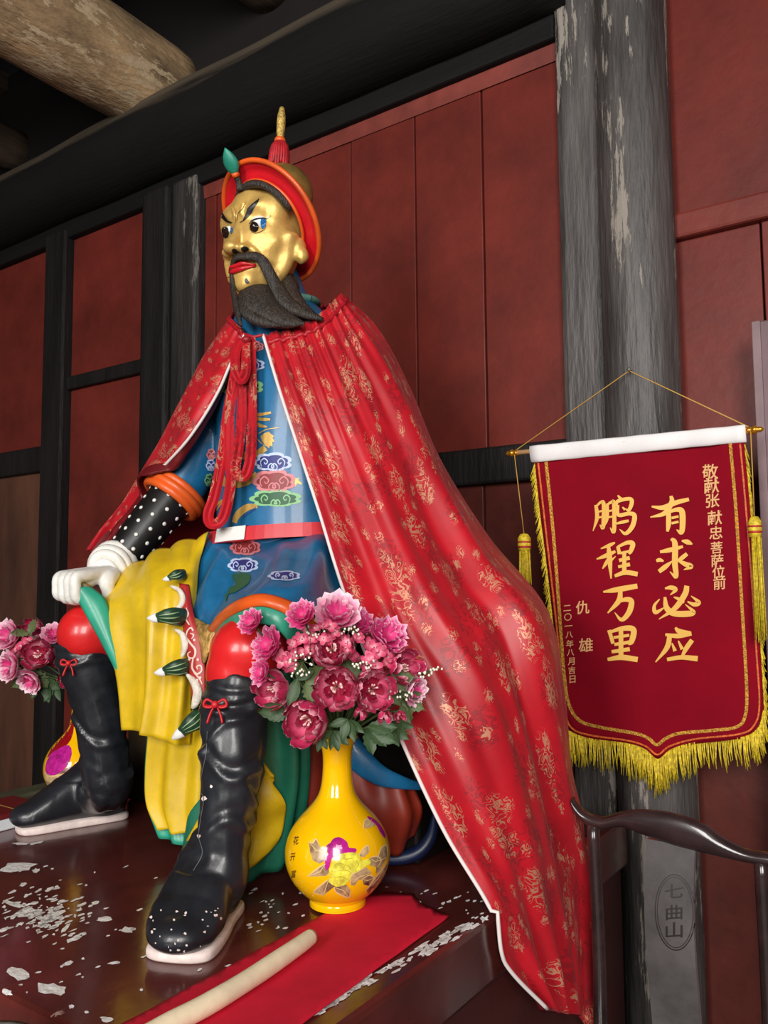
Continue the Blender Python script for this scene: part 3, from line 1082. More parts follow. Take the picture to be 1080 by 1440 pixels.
# ------------------------------------------------------------------ boots
def make_boot(shaft, heel, toe, w_toe, knee_top, seed):
    P = [S(a, b, d) for a, b, d, r in shaft]
    Rr = [r * d / FPX for a, b, d, r in shaft]
    heel, toe = Vector(heel), Vector(toe)
    fd = (toe - heel)
    L = fd.length
    fd.normalize()
    sd = fd.cross(Vector((0, 0, 1)))
    ank = P[-1]
    pcs = [tube(P, Rr, 22, samples=30)]
    M3 = Matrix((fd, sd, Vector((0, 0, 1)))).transposed()
    pcs.append(ellipsoid(heel + fd * .055 + Vector((0, 0, .055)), (.062, .052, .06), M=M3))
    secs = []
    for t, w, h in ((.04, .044, .12), (.18, .052, .185), (.36, .054, .175), (.55, .058, .132), (.75, .064, .094), (.9, .060, .066), (.98, .046, .050)):
        w = w * 1.06 * (w_toe / 0.062 if t > .5 else 1)
        c = heel + fd * (L * t)
        ring = []
        for k in range(20):
            a = 2 * math.pi * k / 20
            x, z = math.cos(a), math.sin(a)
            x = math.copysign(abs(x) ** 0.8, x)
            z = math.copysign(abs(z) ** 0.8, z)
            ring.append(c + sd * (w * x) + Vector((0, 0, 0.012 + h * (0.5 + 0.5 * z))))
        secs.append(ring)
    pcs.append(loft(secs))
    pcs.append(tube([P[-2], ank, heel + fd * (.09) + Vector((0, 0, .07))], [Rr[-2], Rr[-1], .05], 20, samples=8))
    pcs.append(ellipsoid(heel + fd * (L * .86) + Vector((0, 0, .042)), (.062, w_toe * .98, .034), M=M3))
    V, F = fuse(pcs, 0.006, 6)
    # sculpted folds
    c0, c1 = np.array(P[0]), np.array(P[-1])
    zt, zb = c0[2], PT
    cx = np.interp(V[:, 2], [p.z for p in P][::-1], [p.x for p in P][::-1])
    cy = np.interp(V[:, 2], [p.z for p in P][::-1], [p.y for p in P][::-1])
    rad = np.stack([V[:, 0] - cx, V[:, 1] - cy, np.zeros(len(V))], 1)
    rl = np.linalg.norm(rad, axis=1) + 1e-6
    ang = np.arctan2(rad[:, 1], rad[:, 0])
    z = V[:, 2]
    wave = 0
    rs = np.random.RandomState(seed)
    for k in range(7):
        zc = zb + .07 + (zt - zb - .1) * (k + .5) / 7
        tl = rs.uniform(-.05, .05)
        ph = rs.uniform(0, 6.28)
        dd = z - (zc + tl * np.sin(ang + ph) + .012 * np.sin(3 * ang + ph))
        wave = wave + (np.exp(-(dd / .009) ** 2) - 0.9 * np.exp(-((dd - .020) / .011) ** 2)) * (0.55 + .45 * np.sin(ang * 1.0 + ph * 2))
    for k in range(3):
        dd = z - (zt - .012 - k * .022 + .006 * np.sin(ang * 2 + k))
        wave = wave + .9 * np.exp(-(dd / .006) ** 2)
    wave = wave + .5 * np.sin(9 * ang + 30 * z) * .3
    msk = np.clip((z - (PT + .09)) / .06, 0, 1) * (rl < .16)
    V += (rad / rl[:, None]) * (wave * .0052 * msk)[:, None]
    # creases across the instep
    s = (V - np.array(heel)) @ np.array(fd)
    V[:, 2] += .003 * np.sin(s * 90 + 2 * np.sin((V[:, 0] + V[:, 1]) * 20)) * ((z < PT + .12) & (z > PT + .05) & (s > .06) & (s < .2))
    V[:, 2] = np.maximum(V[:, 2], PT + .002)
    o = obj('boot', V, F, M_boot, statue)
    # sole
    out = []
    for t, w in ((-.015, .014), (-.004, .031), (.06, .0445), (.3, .049), (.55, .056), (.8, .061), (.93, .057), (.985, .043), (1.01, .02)):
        w = w * (w_toe / 0.062 if t > .5 else 1)
        out.append((t, w))
    pts = [heel + fd * (L * t) + sd * w for t, w in out] + [heel + fd * (L * t) - sd * w for t, w in reversed(out)]
    q = spline([tuple(p) for p in pts], 60, True)
    rg = [[Vector((p[0], p[1], PT + dz)) + (Vector((p[0], p[1], 0)) - Vector((heel.x, heel.y, 0)) - fd * L * .5) * sc for p in q]
          for dz, sc in ((0.0005, -.02), (.004, .0), (.013, .0), (.018, -.025))]
    obj('sole', *loft(rg), M_sole, o)
    return o


bootR = make_boot([(116, 899, 2.13, 40), (123, 935, 2.13, 38), (134, 970, 2.14, 36), (143, 1030, 2.16, 33), (149, 1080, 2.18, 33), (152, 1106, 2.20, 32)],
                  PZ(176, 1147, PT), PZ(24, 1171, PT), .055, 899, 3)
bootL = make_boot([(342, 952, 1.70, 46), (330, 1000, 1.685, 46), (328, 1050, 1.665, 46), (326, 1100, 1.65, 42), (319, 1150, 1.635, 38), (313, 1200, 1.625, 35), (312, 1235, 1.615, 36)],
                  PZ(318, 1276, PT), PZ(244, 1355, PT), .066, 950, 5)
# flaked spots on the near boot
bvl = bvh_of([bootL])
fl = [('p', blob(random.uniform(205, 335), random.uniform(1270, 1345), random.uniform(.6, 2.2), random.uniform(.6, 2.4), 0, 6)) for i in range(46)]
fl += [('p', blob(287, 1123, 4, 3)), ('p', blob(280, 1176, 2.5, 3)), ('p', blob(297, 1106, 2, 2)), ('p', blob(262, 1358, 22, 2.5, -.05))]
o = decal('flaked_spots', fl, bvl, M_sole, bootL, .0008, 3, each=False)
o['kind'] = 'stuff'
decal('seam', [('s', [(292, 1028), (290, 1060), (284, 1090), (281, 1110), (287, 1123), (283, 1150), (280, 1176), (285, 1200), (272, 1225)], 1.0)], bvl, mat('seam_grey', (96, 98, 102), .5), bootL, .001)


def bow(px, py, d, s, parent):
    mb = MB()
    k = s * d / FPX
    c = S(px, py, d)
    for sg in (-1, 1):
        mb.add(tube([c, c + (CR * sg * 9 + CU * 5) * k, c + (CR * sg * 12 - CU * 1) * k, c + (CR * sg * 6 - CU * 3) * k, c], [2 * k, 3 * k, 3.5 * k, 3 * k, 2 * k], 8, flat=.5, samples=16))
        mb.add(tube([c, c + (CR * sg * 5 - CU * 10) * k, c + (CR * sg * 8 - CU * 20) * k + CF * -.004], [2 * k, 3 * k, 3.2 * k], 8, flat=.45, samples=10))
    mb.add(ellipsoid(c - CF * .004, (4 * k, 4 * k, 4 * k)))
    return mb.build('bow', mat('bow_red', (196, 32, 40), .5), parent)


bow(303, 990, 1.605, 1.3, bootL)
bow(97, 932, 2.055, 0.9, bootR)

# ------------------------------------------------------------------ blue lap with orange and teal hem
ribs = [[(288, 752, 2.16), (275, 777, 2.12), (256, 808, 2.07), (258, 836, 2.01), (276, 874, 1.95)],
        [(312, 760, 2.11), (303, 785, 2.03), (290, 820, 1.98), (288, 852, 1.93), (293, 885, 1.89)],
        [(340, 763, 2.10), (340, 787, 1.99), (330, 818, 1.92), (320, 842, 1.85), (309, 864, 1.78)],
        [(380, 760, 2.07), (384, 777, 1.93), (378, 805, 1.80), (366, 824, 1.69), (350, 839, 1.65)],
        [(420, 753, 2.05), (430, 768, 1.90), (430, 797, 1.77), (423, 823, 1.67), (405, 845, 1.625)],
        [(466, 742, 2.09), (478, 762, 1.98), (486, 800, 1.93), (486, 845, 1.85), (468, 878, 1.73)]]
lap, Gl = sheet('lap_robe', ribs, 60, 40, [M_blue, M_teal], statue, .008,
                lambda u, v: .009 * np.sin(9.5 * u * math.pi + 2.2 * v) * np.sin(np.clip(v * 1.1, 0, 1) * math.pi) + .004 * np.sin(23 * u + 6 * v) * v)


def band(name, outer, inner, m, parent, n=40, bulge=.006, thick=.006):
    A, B = spline([tuple(S(*p)) for p in outer], n), spline([tuple(S(*p)) for p in inner], n)
    rows = []
    for i in range(n):
        a, b = Vector(A[i]), Vector(B[i])
        rows.append([a.lerp(b, t) - FH * (bulge * math.sin(math.pi * t)) for t in np.linspace(0, 1, 8)])
    o = obj(name, *loft(rows, False, False), m, parent)
    sd = o.modifiers.new('thickness', 'SOLIDIFY')
    sd.thickness = thick
    sd.offset = 0
    return o


band('hem_trim', [(293, 886, 1.885), (309, 864, 1.775), (333, 846, 1.675), (365, 836, 1.632), (397, 842, 1.62), (424, 856, 1.63), (455, 880, 1.67)],
     [(302, 890, 1.86), (317, 873, 1.755), (339, 859, 1.66), (366, 852, 1.618), (392, 858, 1.608), (412, 871, 1.618), (434, 894, 1.66)], M_orange, statue, bulge=.008)
band('hem_lining', [(302, 890, 1.86), (317, 873, 1.755), (339, 859, 1.664), (366, 852, 1.622), (392, 858, 1.612), (412, 871, 1.622), (434, 894, 1.66)],
     [(309, 908, 1.80), (324, 893, 1.71), (346, 881, 1.635), (368, 877, 1.612), (386, 882, 1.607), (400, 895, 1.615), (410, 912, 1.65)], M_teal, statue, bulge=.004)
obj('gold_panel', *loft([[S(274, 868, 1.905), S(292, 878, 1.89), S(312, 884, 1.84)], [S(279, 888, 1.895), S(292, 896, 1.875), S(304, 900, 1.83)], [S(284, 915, 1.885), S(290, 917, 1.87), S(294, 918, 1.84)], [S(286, 932, 1.88), S(288, 932, 1.87), S(289, 932, 1.85)]], False, False),
    mat('crumpled_gold', (190, 150, 84), .45, metal=.3, var=.3, var_scale=40, bump=.8, bump_scale=60), statue).modifiers.new('t', 'SOLIDIFY').thickness = .004

# ------------------------------------------------------------------ yellow robe
ribs = [[(172, 806, 2.24), (150, 838, 2.12), (154, 858, 2.055), (164, 912, 2.035), (173, 965, 2.03), (177, 1026, 2.025)],
        [(200, 790, 2.18), (188, 816, 2.06), (190, 850, 1.995), (195, 915, 1.975), (196, 980, 1.97), (194, 1030, 1.965)],
        [(230, 774, 2.14), (225, 802, 2.03), (223, 842, 1.965), (222, 908, 1.945), (220, 978, 1.94), (212, 1036, 1.935)],
        [(262, 763, 2.12), (254, 792, 2.02), (250, 835, 1.96), (246, 903, 1.935), (243, 975, 1.93), (236, 1044, 1.93)],
        [(296, 752, 2.12), (282, 785, 2.06), (278, 830, 1.985), (274, 900, 1.95), (270, 970, 1.945), (268, 1048, 1.945)]]


def rip_y(u, v):
    return (.012 * np.sin(4.6 * math.pi * u + 1.2 + .8 * v) + .004 * np.sin(9 * math.pi * u + 3 * v)) * np.clip(v * 2.2 - .2, 0, 1) + .016 * np.abs(np.sin(3.5 * math.pi * u)) * np.exp(-((v - .06) / .12) ** 2)


yel, Gy = sheet('yellow_robe', ribs, 64, 56, [M_yel, M_teal], statue, .008, rip_y)
ribs = [[(214, 1000, 2.00), (212, 1036, 2.0), (208, 1085, 2.005), (209, 1130, 2.005), (224, 1167, 1.995)],
        [(238, 1000, 1.975), (236, 1036, 1.975), (232, 1085, 1.98), (232, 1135, 1.975), (243, 1171, 1.965)],
        [(264, 1000, 1.955), (262, 1036, 1.955), (259, 1085, 1.955), (258, 1138, 1.945), (262, 1173, 1.94)],
        [(292, 1000, 1.945), (290, 1036, 1.945), (288, 1085, 1.945), (287, 1140, 1.94), (286, 1175, 1.935)]]
sheet('yellow_underskirt', ribs, 48, 40, [M_yel, M_teal], statue, .008, lambda u, v: .011 * np.sin(4.2 * math.pi * u + 1.5 + 1.2 * v))
ribs = [[(207, 1030, 2.03), (203, 1085, 2.035), (205, 1130, 2.03), (222, 1176, 2.02)],
        [(240, 1030, 2.01), (236, 1085, 2.01), (238, 1135, 2.0), (246, 1186, 1.98)],
        [(285, 1030, 1.98), (282, 1085, 1.98), (280, 1140, 1.97), (276, 1196, 1.95)]]
sheet('teal_lining', ribs, 24, 24, M_teal, statue, .006, lambda u, v: .006 * np.sin(5 * math.pi * u))
band('teal_sash', [(102, 826, 2.045), (116, 854, 2.035), (146, 908, 2.03), (166, 950, 2.035), (174, 1000, 2.04)],
     [(128, 826, 2.05), (150, 848, 2.045), (166, 908, 2.03), (175, 955, 2.03), (179, 1005, 2.03)], M_teal, statue, bulge=.010, thick=.008)

# panel behind the near boot: green with a yellow face
ribs = [[(262, 1165, 1.91), (258, 1195, 1.90), (254, 1226, 1.89)],
        [(300, 1080, 1.84), (300, 1160, 1.84), (300, 1232, 1.86)],
        [(350, 960, 1.77), (352, 1110, 1.80), (345, 1238, 1.84)],
        [(392, 940, 1.75), (408, 1090, 1.80), (390, 1222, 1.86)],
        [(425, 930, 1.78), (434, 1060, 1.83), (424, 1170, 1.90)]]
sheet('green_robe', ribs, 40, 30, M_green, statue, .010, lambda u, v: .010 * np.sin(8 * math.pi * u + v))
ribs = [[(266, 1175, 1.885), (262, 1198, 1.88), (259, 1222, 1.87)],
        [(310, 1100, 1.805), (310, 1170, 1.805), (310, 1226, 1.825)],
        [(350, 1060, 1.765), (352, 1140, 1.78), (345, 1222, 1.81)],
        [(375, 1082, 1.765), (382, 1140, 1.785), (372, 1204, 1.82)],
        [(384, 1098, 1.775), (403, 1140, 1.80), (388, 1190, 1.83)]]
sheet('yellow_lining', ribs, 30, 24, M_yel, statue, .008, lambda u, v: .005 * np.sin(12 * v + 4 * u))
# brick red and blue folds beside the vase
ribs = [[(424, 1010, 1.86), (426, 1090, 1.88), (430, 1180, 1.91)],
        [(470, 1030, 1.90), (472, 1110, 1.90), (475, 1200, 1.92)],
        [(520, 1090, 1.90), (526, 1140, 1.89), (530, 1203, 1.92)],
        [(560, 1105, 1.90), (570, 1150, 1.89), (560, 1201, 1.92)],
        [(583, 1108, 1.93), (594, 1140, 1.92), (584, 1176, 1.95)]]
sheet('brick_red_robe', ribs, 36, 20, [M_brick, M_blueD], statue, .012, lambda u, v: .006 * np.sin(6 * math.pi * u))
mb = MB()
mb.add(px_tube([(478, 1030, 1.89), (500, 1062, 1.88), (530, 1088, 1.88), (562, 1100, 1.89), (600, 1108, 1.93)], [.032, .030, .024, .016, .006], n=14, samples=20, flat=.4, up=-FH))
mb.build('blue_fold', M_blue, statue)
mb = MB()
mb.add(px_tube([(500, 1200, 1.96), (545, 1208, 1.95), (585, 1200, 1.95), (606, 1176, 1.96), (612, 1140, 1.98)], [.010, .014, .016, .014, .006], n=14, samples=20))
mb.build('navy_fold', M_blueD, statue)

# ------------------------------------------------------------------ red apron strip with scrolls and green horns
apron, _ = sheet('apron_strip', [[(252, 820, 1.975), (254, 855, 1.935), (258, 890, 1.915), (264, 935, 1.90), (270, 988, 1.895)],
                                 [(259, 821, 1.960), (263, 855, 1.92), (269, 890, 1.90), (275, 935, 1.885), (279, 988, 1.88)],
                                 [(266, 822, 1.965), (272, 858, 1.93), (280, 890, 1.90), (288, 935, 1.885), (288, 988, 1.88)]],
                 10, 30, mat('apron_red', (176, 44, 44), .45, var=.08), statue, .008)
mb = MB()
for (b, t, r) in (((258, 808), (238, 813), 8), ((256, 868), (222, 869), 13), ((266, 938), (232, 944), 12.5), ((288, 1006), (256, 1029), 14)):
    d0, d1 = 1.915, 1.885
    tip = (t[0] * 1.45 - b[0] * .45, t[1] * 1.45 - b[1] * .45)
    if b[1] == 808:
        d0, d1 = 1.97, 1.94
    k = d0 / FPX
    hn = obj('horn', *px_tube([(b[0], b[1], d0), ((b[0] + t[0]) / 2, (b[1] + t[1]) / 2 - 2, d1 - .008), (t[0], t[1], d1)], [r * k, r * k * .92, r * k * .55], n=14, samples=10, flat=.6, up=-FH),
             mat('horn_green', (34, 66, 44), .45, var=.25, var_scale=30), apron)
    tp = obj('horn_tip', *px_tube([(t[0], t[1], d1), ((t[0] + tip[0]) / 2, (t[1] + tip[1]) / 2, d1), (*tip, d1 + .004)], [r * k * .56, r * k * .42, .002], n=12, samples=8, flat=.7, up=-FH), M_white, apron)
    bvx = bvh_of([hn])
    dx, dy = t[0] - b[0], t[1] - b[1]
    ln = math.hypot(dx, dy)
    for s in (-.5, 0.05, .55):
        ox, oy = -dy / ln * r * s, dx / ln * r * s
        decal('horn_stripe', [('s', [(b[0] + dx * .12 + ox, b[1] + dy * .12 + oy), (b[0] + dx * .5 + ox * .9 + 1, b[1] + dy * .5 + oy * .9 + 1.2), (b[0] + dx * .92 + ox * .5, b[1] + dy * .92 + oy * .5)], [.6, 1.6, .5])],
              bvx, mat('horn_stripe_pale', (150, 176, 130), .5), apron, .0012)
for pts, w in (([(240, 824, 1.955), (252, 830, 1.945), (257, 842, 1.935), (252, 854, 1.93), (238, 859, 1.93)], [.003, .006, .008, .007, .002]),
               ([(246, 885, 1.915), (256, 892, 1.905), (260, 908, 1.90), (256, 924, 1.90)], [.003, .007, .009, .004]),
               ([(262, 948, 1.895), (272, 958, 1.885), (278, 972, 1.88), (275, 988, 1.88), (270, 996, 1.885)], [.003, .009, .011, .010, .004])):
    obj('white_ruffle', *px_tube(pts, w, n=10, samples=16, flat=.7, up=-FH), mat('ruffle_white', (214, 204, 190), .6, var=.1, var_scale=40, bump=.4, bump_scale=120), apron)
bva = bvh_of([apron])
M_scroll = mat('scroll_white', (222, 196, 182), .5)
sk = lambda pts: [(200 + a / 4.8, 760 + b / 4.8) for a, b in pts]
sc = []
for pts, w in (([(298, 455), (310, 500), (298, 530), (320, 570)], [1, 2.4, 2.4, 1.5]),
               ([(345, 610), (330, 590), (308, 610), (300, 650), (325, 690), (360, 740), (350, 790), (320, 790), (310, 765), (330, 750)], [2, 2, 2, 2.4, 2.8, 2.8, 2.4, 2, 1.6, 1.2]),
               ([(325, 625), (348, 640), (335, 665)], [1, 2, 1]),
               ([(345, 800), (340, 860), (370, 900), (400, 880), (395, 845), (370, 850), (375, 870)], [2, 2.6, 2.6, 2.2, 2, 1.6, 1.2]),
               ([(350, 890), (385, 930), (405, 970)], [1.6, 2, 1.4])):
    sc.append(('s', sk(pts), w))
for a, b in ((352, 672), (320, 802), (376, 804), (372, 942), (392, 925)):
    x, y = sk([(a, b)])[0]
    sc.append(('p', blob(x, y, 1.7, 1.8, 0, 10, .05)))
decal('scroll', sc, bva, M_scroll, apron, .0012, 2)

# ------------------------------------------------------------------ painted clouds and dragon on the robe
bvr = bvh_of([body, lap])


def cloud(cx, cy, w, h, outer, inner, tail=None):
    n = 56
    lob = []
    for i in range(n):
        a = 2 * math.pi * i / n
        k = .90 + .17 * abs(math.sin(3.5 * a)) ** .7
        y = math.sin(a) * h / 2 * (1.0 if math.sin(a) < 0 else .78)
        cxx_ = math.copysign(abs(math.cos(a)) ** .8, math.cos(a))
        lob.append((cx + cxx_ * w / 2 * k, cy + y * k))
    cl = decal('cloud', [('p', lob)], bvr, outer, statue, .0012, 3)
    if cl is None:
        return
    lob2 = [(cx + (x - cx) * .80, cy + (y - cy) * .74) for x, y in lob]
    decal('cloud_fill', [('p', lob2)], bvr, inner, cl, .0020, 3)
    st = []
    for s in (-1, 1):
        for (dx, dy, q) in ((.20, -.02, 1), (.02, .20, .8)):
            x0, y0, r = cx + s * dx * w, cy + dy * h, .11 * h * q * 1.3
            st.append(('s', [(x0 + s * r * 1.2, y0 + r * 1.5), (x0 + s * r * 1.6, y0 - r * .2), (x0 + s * r * .4, y0 - r * 1.4), (x0 - s * r * .8, y0 - r * .4), (x0 - s * r * .2, y0 + r * .6), (x0 + s * r * .4, y0)],
                       [1.0, 1.6, 1.8, 1.6, 1.4, 1.2]))
    decal('cloud_swirl', st, bvr, outer, cl, .0027)


c_bl, c_bd = mat('cloud_pale_blue', (190, 205, 235), .5), mat('cloud_indigo', (36, 44, 122), .5)
c_pl, c_pd = mat('cloud_pink', (216, 130, 136), .5), mat('cloud_maroon', (142, 52, 54), .5)
c_gl, c_gd = mat('cloud_pale_green', (140, 196, 140), .5), mat('cloud_dark_green', (40, 92, 60), .5)
dz = lambda pts: [(290 + a / 5.143, 460 + b / 5.143) for a, b in pts]
drg = [('s', dz([(352, 632), (400, 632), (470, 618)]), [5, 4.5, 3]), ('s', dz([(356, 662), (410, 668), (464, 668)]), [5, 4.5, 3]), ('s', dz([(352, 690), (390, 712), (440, 722)]), [5, 5, 2]),
       ('s', dz([(380, 770), (440, 740), (525, 728)]), [1.2, 1.2, .8]), ('s', dz([(360, 800), (400, 840), (440, 862)]), [1.2, 1.2, .8]),
       ('p', dz([(395, 790), (420, 768), (455, 756), (468, 772), (492, 790), (480, 800), (496, 830), (478, 832), (482, 862), (462, 858), (455, 878), (430, 852), (405, 826)])),
       ('s', dz([(430, 872), (380, 910), (330, 925), (250, 930), (190, 930)]), [9, 9, 10, 11, 10]),
       ('s', dz([(170, 920), (128, 960), (112, 1030), (112, 1090), (140, 1128), (200, 1138), (270, 1128), (330, 1100), (370, 1060)]), [8, 9, 10, 10, 10, 10, 10, 9, 8]),
       ('s', dz([(205, 1415), (222, 1370), (258, 1330), (310, 1300), (372, 1296)]), [7, 9, 10, 9, 5]),
       ('s', dz([(640, 1100), (665, 1120), (690, 1135)]), [5, 4, 2]), ('s', dz([(640, 1150), (655, 1110), (672, 1090)]), [3, 3, 1]),
       ('s', dz([(120, 1250), (90, 1275), (65, 1300)]), [3, 3, 1]), ('s', dz([(120, 1265), (95, 1295), (78, 1325)]), [3, 2.5, 1])]
decal('dragon', drg, bvr, M_goldp, statue, .0010, 2.5)
decal('dragon_spine', [('s', dz([(270 + 13 * i, 1378 - 9 * i), (283 + 13 * i, 1352 - 9 * i)]), [2.2, .3]) for i in range(7)], bvr, mat('dragon_blue', (36, 70, 130), .5), statue, .0016)
for a in ((384, 651, 52, 28, c_bl, c_bd), (386, 678, 58, 34, c_pl, c_pd), (388, 702, 70, 26, c_gl, c_gd),
          (345, 771, 42, 25, c_pl, c_pd), (342, 796, 42, 22, c_bl, c_bd), (400, 811, 44, 15, c_bl, c_bd),
          (358, 488, 26, 16, c_pl, c_pd), (352, 514, 40, 20, c_bl, c_bd), (340, 545, 60, 26, c_gl, c_gd)):
    cloud(*a)
cloud(297, 640, 12, 18, c_pl, c_pd)
cloud(296, 655, 12, 18, c_bl, c_bd)
cloud(294, 676, 12, 20, c_gl, c_gd)
decal('cloud_tail', [('p', smooth_outline([(326, 810), (336, 806), (352, 808), (350, 820), (340, 828), (330, 834), (322, 836), (318, 846), (317, 834), (324, 826), (332, 822)], 3))], bvr, c_gd, statue, .0014, 2.5)

# ================================================================== CAPE
def brocade(name, rgb, gold=(212, 158, 124)):
    m = mat(name, rgb, 0.44, var=0.10, var_scale=5)
    nt = m.node_tree
    b = nt.nodes['Principled BSDF']
    base = b.inputs['Base Color'].links[0].from_socket
    uv = nt.nodes.new('ShaderNodeUVMap')
    uv.uv_map = 'cloth'

    def math_(op, a, bb=None, clamp=False):
        n = nt.nodes.new('ShaderNodeMath')
        n.operation = op
        n.use_clamp = clamp
        for k, x in enumerate((a, bb)):
            if x is None:
                continue
            if isinstance(x, (int, float)):
                n.inputs[k].default_value = x
            else:
                nt.links.new(x, n.inputs[k])
        return n.outputs[0]

    def layer(sx, sy, off, radius, nscale, width, rnd=0.75):
        mp = nt.nodes.new('ShaderNodeMapping')
        mp.inputs['Scale'].default_value = (sx, sy, 1)
        mp.inputs['Location'].default_value = (off, off * 1.7, 0)
        mp.inputs['Rotation'].default_value = (0, 0, 0.5)
        nt.links.new(uv.outputs[0], mp.inputs[0])
        vo = nt.nodes.new('ShaderNodeTexVoronoi')
        vo.voronoi_dimensions = '2D'
        vo.inputs['Scale'].default_value = 1
        vo.inputs['Randomness'].default_value = rnd
        nt.links.new(mp.outputs[0], vo.inputs['Vector'])
        no = nt.nodes.new('ShaderNodeTexNoise')
        no.noise_dimensions = '2D'
        no.inputs['Scale'].default_value = nscale
        no.inputs['Detail'].default_value = 2.5
        no.inputs['Distortion'].default_value = 1.3
        nt.links.new(uv.outputs[0], no.inputs['Vector'])
        wob = math_('MULTIPLY', math_('SUBTRACT', no.outputs['Fac'], 0.5), 1.1)
        d = math_('ADD', vo.outputs['Distance'], wob)
        cell = math_('LESS_THAN', d, radius)
        line = math_('LESS_THAN', math_('ABSOLUTE', math_('SUBTRACT', no.outputs['Fac'], 0.5)), width)
        return math_('MULTIPLY', cell, line)

    g = math_('MAXIMUM', layer(9.5, 5.6, 0.3, 0.23, 44, 0.05, 1.0), layer(18.0, 12.0, 2.1, 0.14, 75, 0.09, 1.0))
    dk = layer(10.0, 7.0, 5.3, 0.32, 40, 0.07)
    mx0 = nt.nodes.new('ShaderNodeMix')
    mx0.data_type = 'RGBA'
    nt.links.new(math_('MULTIPLY', dk, 0.55), mx0.inputs[0])
    nt.links.new(base, mx0.inputs[6])
    mx0.inputs[7].default_value = lin((110, 22, 30))
    mx = nt.nodes.new('ShaderNodeMix')
    mx.data_type = 'RGBA'
    nt.links.new(math_('MULTIPLY', g, 0.72), mx.inputs[0])
    nt.links.new(mx0.outputs[2], mx.inputs[6])
    mx.inputs[7].default_value = lin(gold)
    nt.links.new(mx.outputs[2], b.inputs['Base Color'])
    nt.links.new(math_('MULTIPLY', g, 0.3), b.inputs['Metallic'])
    b.inputs['Sheen Weight'].default_value = 0.08
    b.inputs['Sheen Tint'].default_value = (1, .5, .5, 1)
    bp = nt.nodes.new('ShaderNodeBump')
    bp.inputs['Strength'].default_value = 0.25
    bp.inputs['Distance'].default_value = 0.002
    nt.links.new(g, bp.inputs['Height'])
    nt.links.new(bp.outputs[0], b.inputs['Normal'])
    return m


M_cape = brocade('red_gold_brocade', (180, 18, 33))
M_capeback = mat('cape_lining', (104, 13, 20), .5, var=.08)

RIBS = [
    # his right side, front edge to silhouette
    [(344, 470, 2.06), (336, 490, 2.06), (325, 514, 2.08), (310, 550, 2.10), (290, 585, 2.12), (264, 622, 2.15), (238, 650, 2.20), (214, 674, 2.28), (200, 702, 2.38), (186, 726, 2.43), (152, 780, 2.49)],
    [(338, 460, 2.10), (325, 488, 2.11), (308, 520, 2.14), (290, 556, 2.16), (268, 598, 2.18), (246, 638, 2.21), (224, 674, 2.29), (202, 704, 2.38), (184, 730, 2.43), (166, 755, 2.46), (148, 780, 2.49)],
    [(329, 445, 2.20), (306, 470, 2.24), (285, 500, 2.29), (266, 540, 2.33), (245, 585, 2.37), (226, 628, 2.41), (206, 665, 2.44), (189, 698, 2.46), (174, 726, 2.48), (158, 752, 2.50), (140, 782, 2.52)],
    # down his back, behind the seat
    [(368, 440, 2.26)] + [proj(p) for p in ((-1.69, -.70, 2.21), (-1.79, -.62, 2.06), (-1.87, -.55, 1.92), (-1.92, -.50, 1.80), (-1.95, -.47, 1.70), (-1.96, -.46, 1.62), (-1.97, -.455, 1.56), (-1.97, -.45, 1.51), (-1.97, -.45, 1.47), (-1.97, -.45, 1.44))],
    [(425, 432, 2.28)] + [proj(p) for p in ((-1.50, -.64, 2.20), (-1.50, -.56, 2.06), (-1.50, -.50, 1.92), (-1.50, -.46, 1.78), (-1.50, -.44, 1.64), (-1.50, -.43, 1.50), (-1.50, -.42, 1.36), (-1.50, -.42, 1.22), (-1.50, -.42, 1.08), (-1.50, -.42, .96))],
    [(464, 426, 2.22), (500, 455, 2.34), (545, 545, 2.40), (590, 650, 2.42), (650, 750, 2.40), (715, 850, 2.32), (738, 945, 2.27), (746, 1020, 2.24), (751, 1075, 2.22), (754, 1115, 2.21), (756, 1146, 2.21)],
    # his left side, silhouette to front edge
    [(478, 413, 2.15), (533, 470, 2.13), (578, 552, 2.12), (622, 655, 2.11), (690, 765, 2.06), (772, 862, 1.96), (795, 985, 1.97), (806, 1105, 2.00), (826, 1200, 2.04), (830, 1310, 2.05), (826, 1418, 2.04)],
    [(468, 424, 2.09), (515, 510, 2.02), (560, 600, 1.98), (605, 700, 1.96), (660, 800, 1.91), (716, 874, 1.85), (750, 985, 1.84), (780, 1115, 1.89), (798, 1220, 1.94), (805, 1320, 1.96), (806, 1424, 1.96)],
    [(440, 448, 2.05), (480, 545, 1.98), (522, 645, 1.93), (565, 750, 1.88), (620, 850, 1.81), (680, 940, 1.79), (718, 1040, 1.79), (745, 1140, 1.80), (770, 1240, 1.82), (785, 1340, 1.83), (792, 1424, 1.84)],
    [(408, 460, 2.05), (440, 555, 1.97), (478, 655, 1.93), (518, 760, 1.86), (565, 870, 1.78), (622, 970, 1.73), (668, 1070, 1.71), (706, 1165, 1.71), (742, 1260, 1.72), (768, 1350, 1.75), (780, 1422, 1.78)],
    [(370, 471, 2.045), (392, 545, 1.985), (418, 625, 1.95), (448, 715, 1.92), (480, 820, 1.85), (520, 935, 1.76), (565, 1042, 1.71), (625, 1170, 1.69), (690, 1282, 1.665), (706, 1350, 1.68), (765, 1420, 1.74)],
]


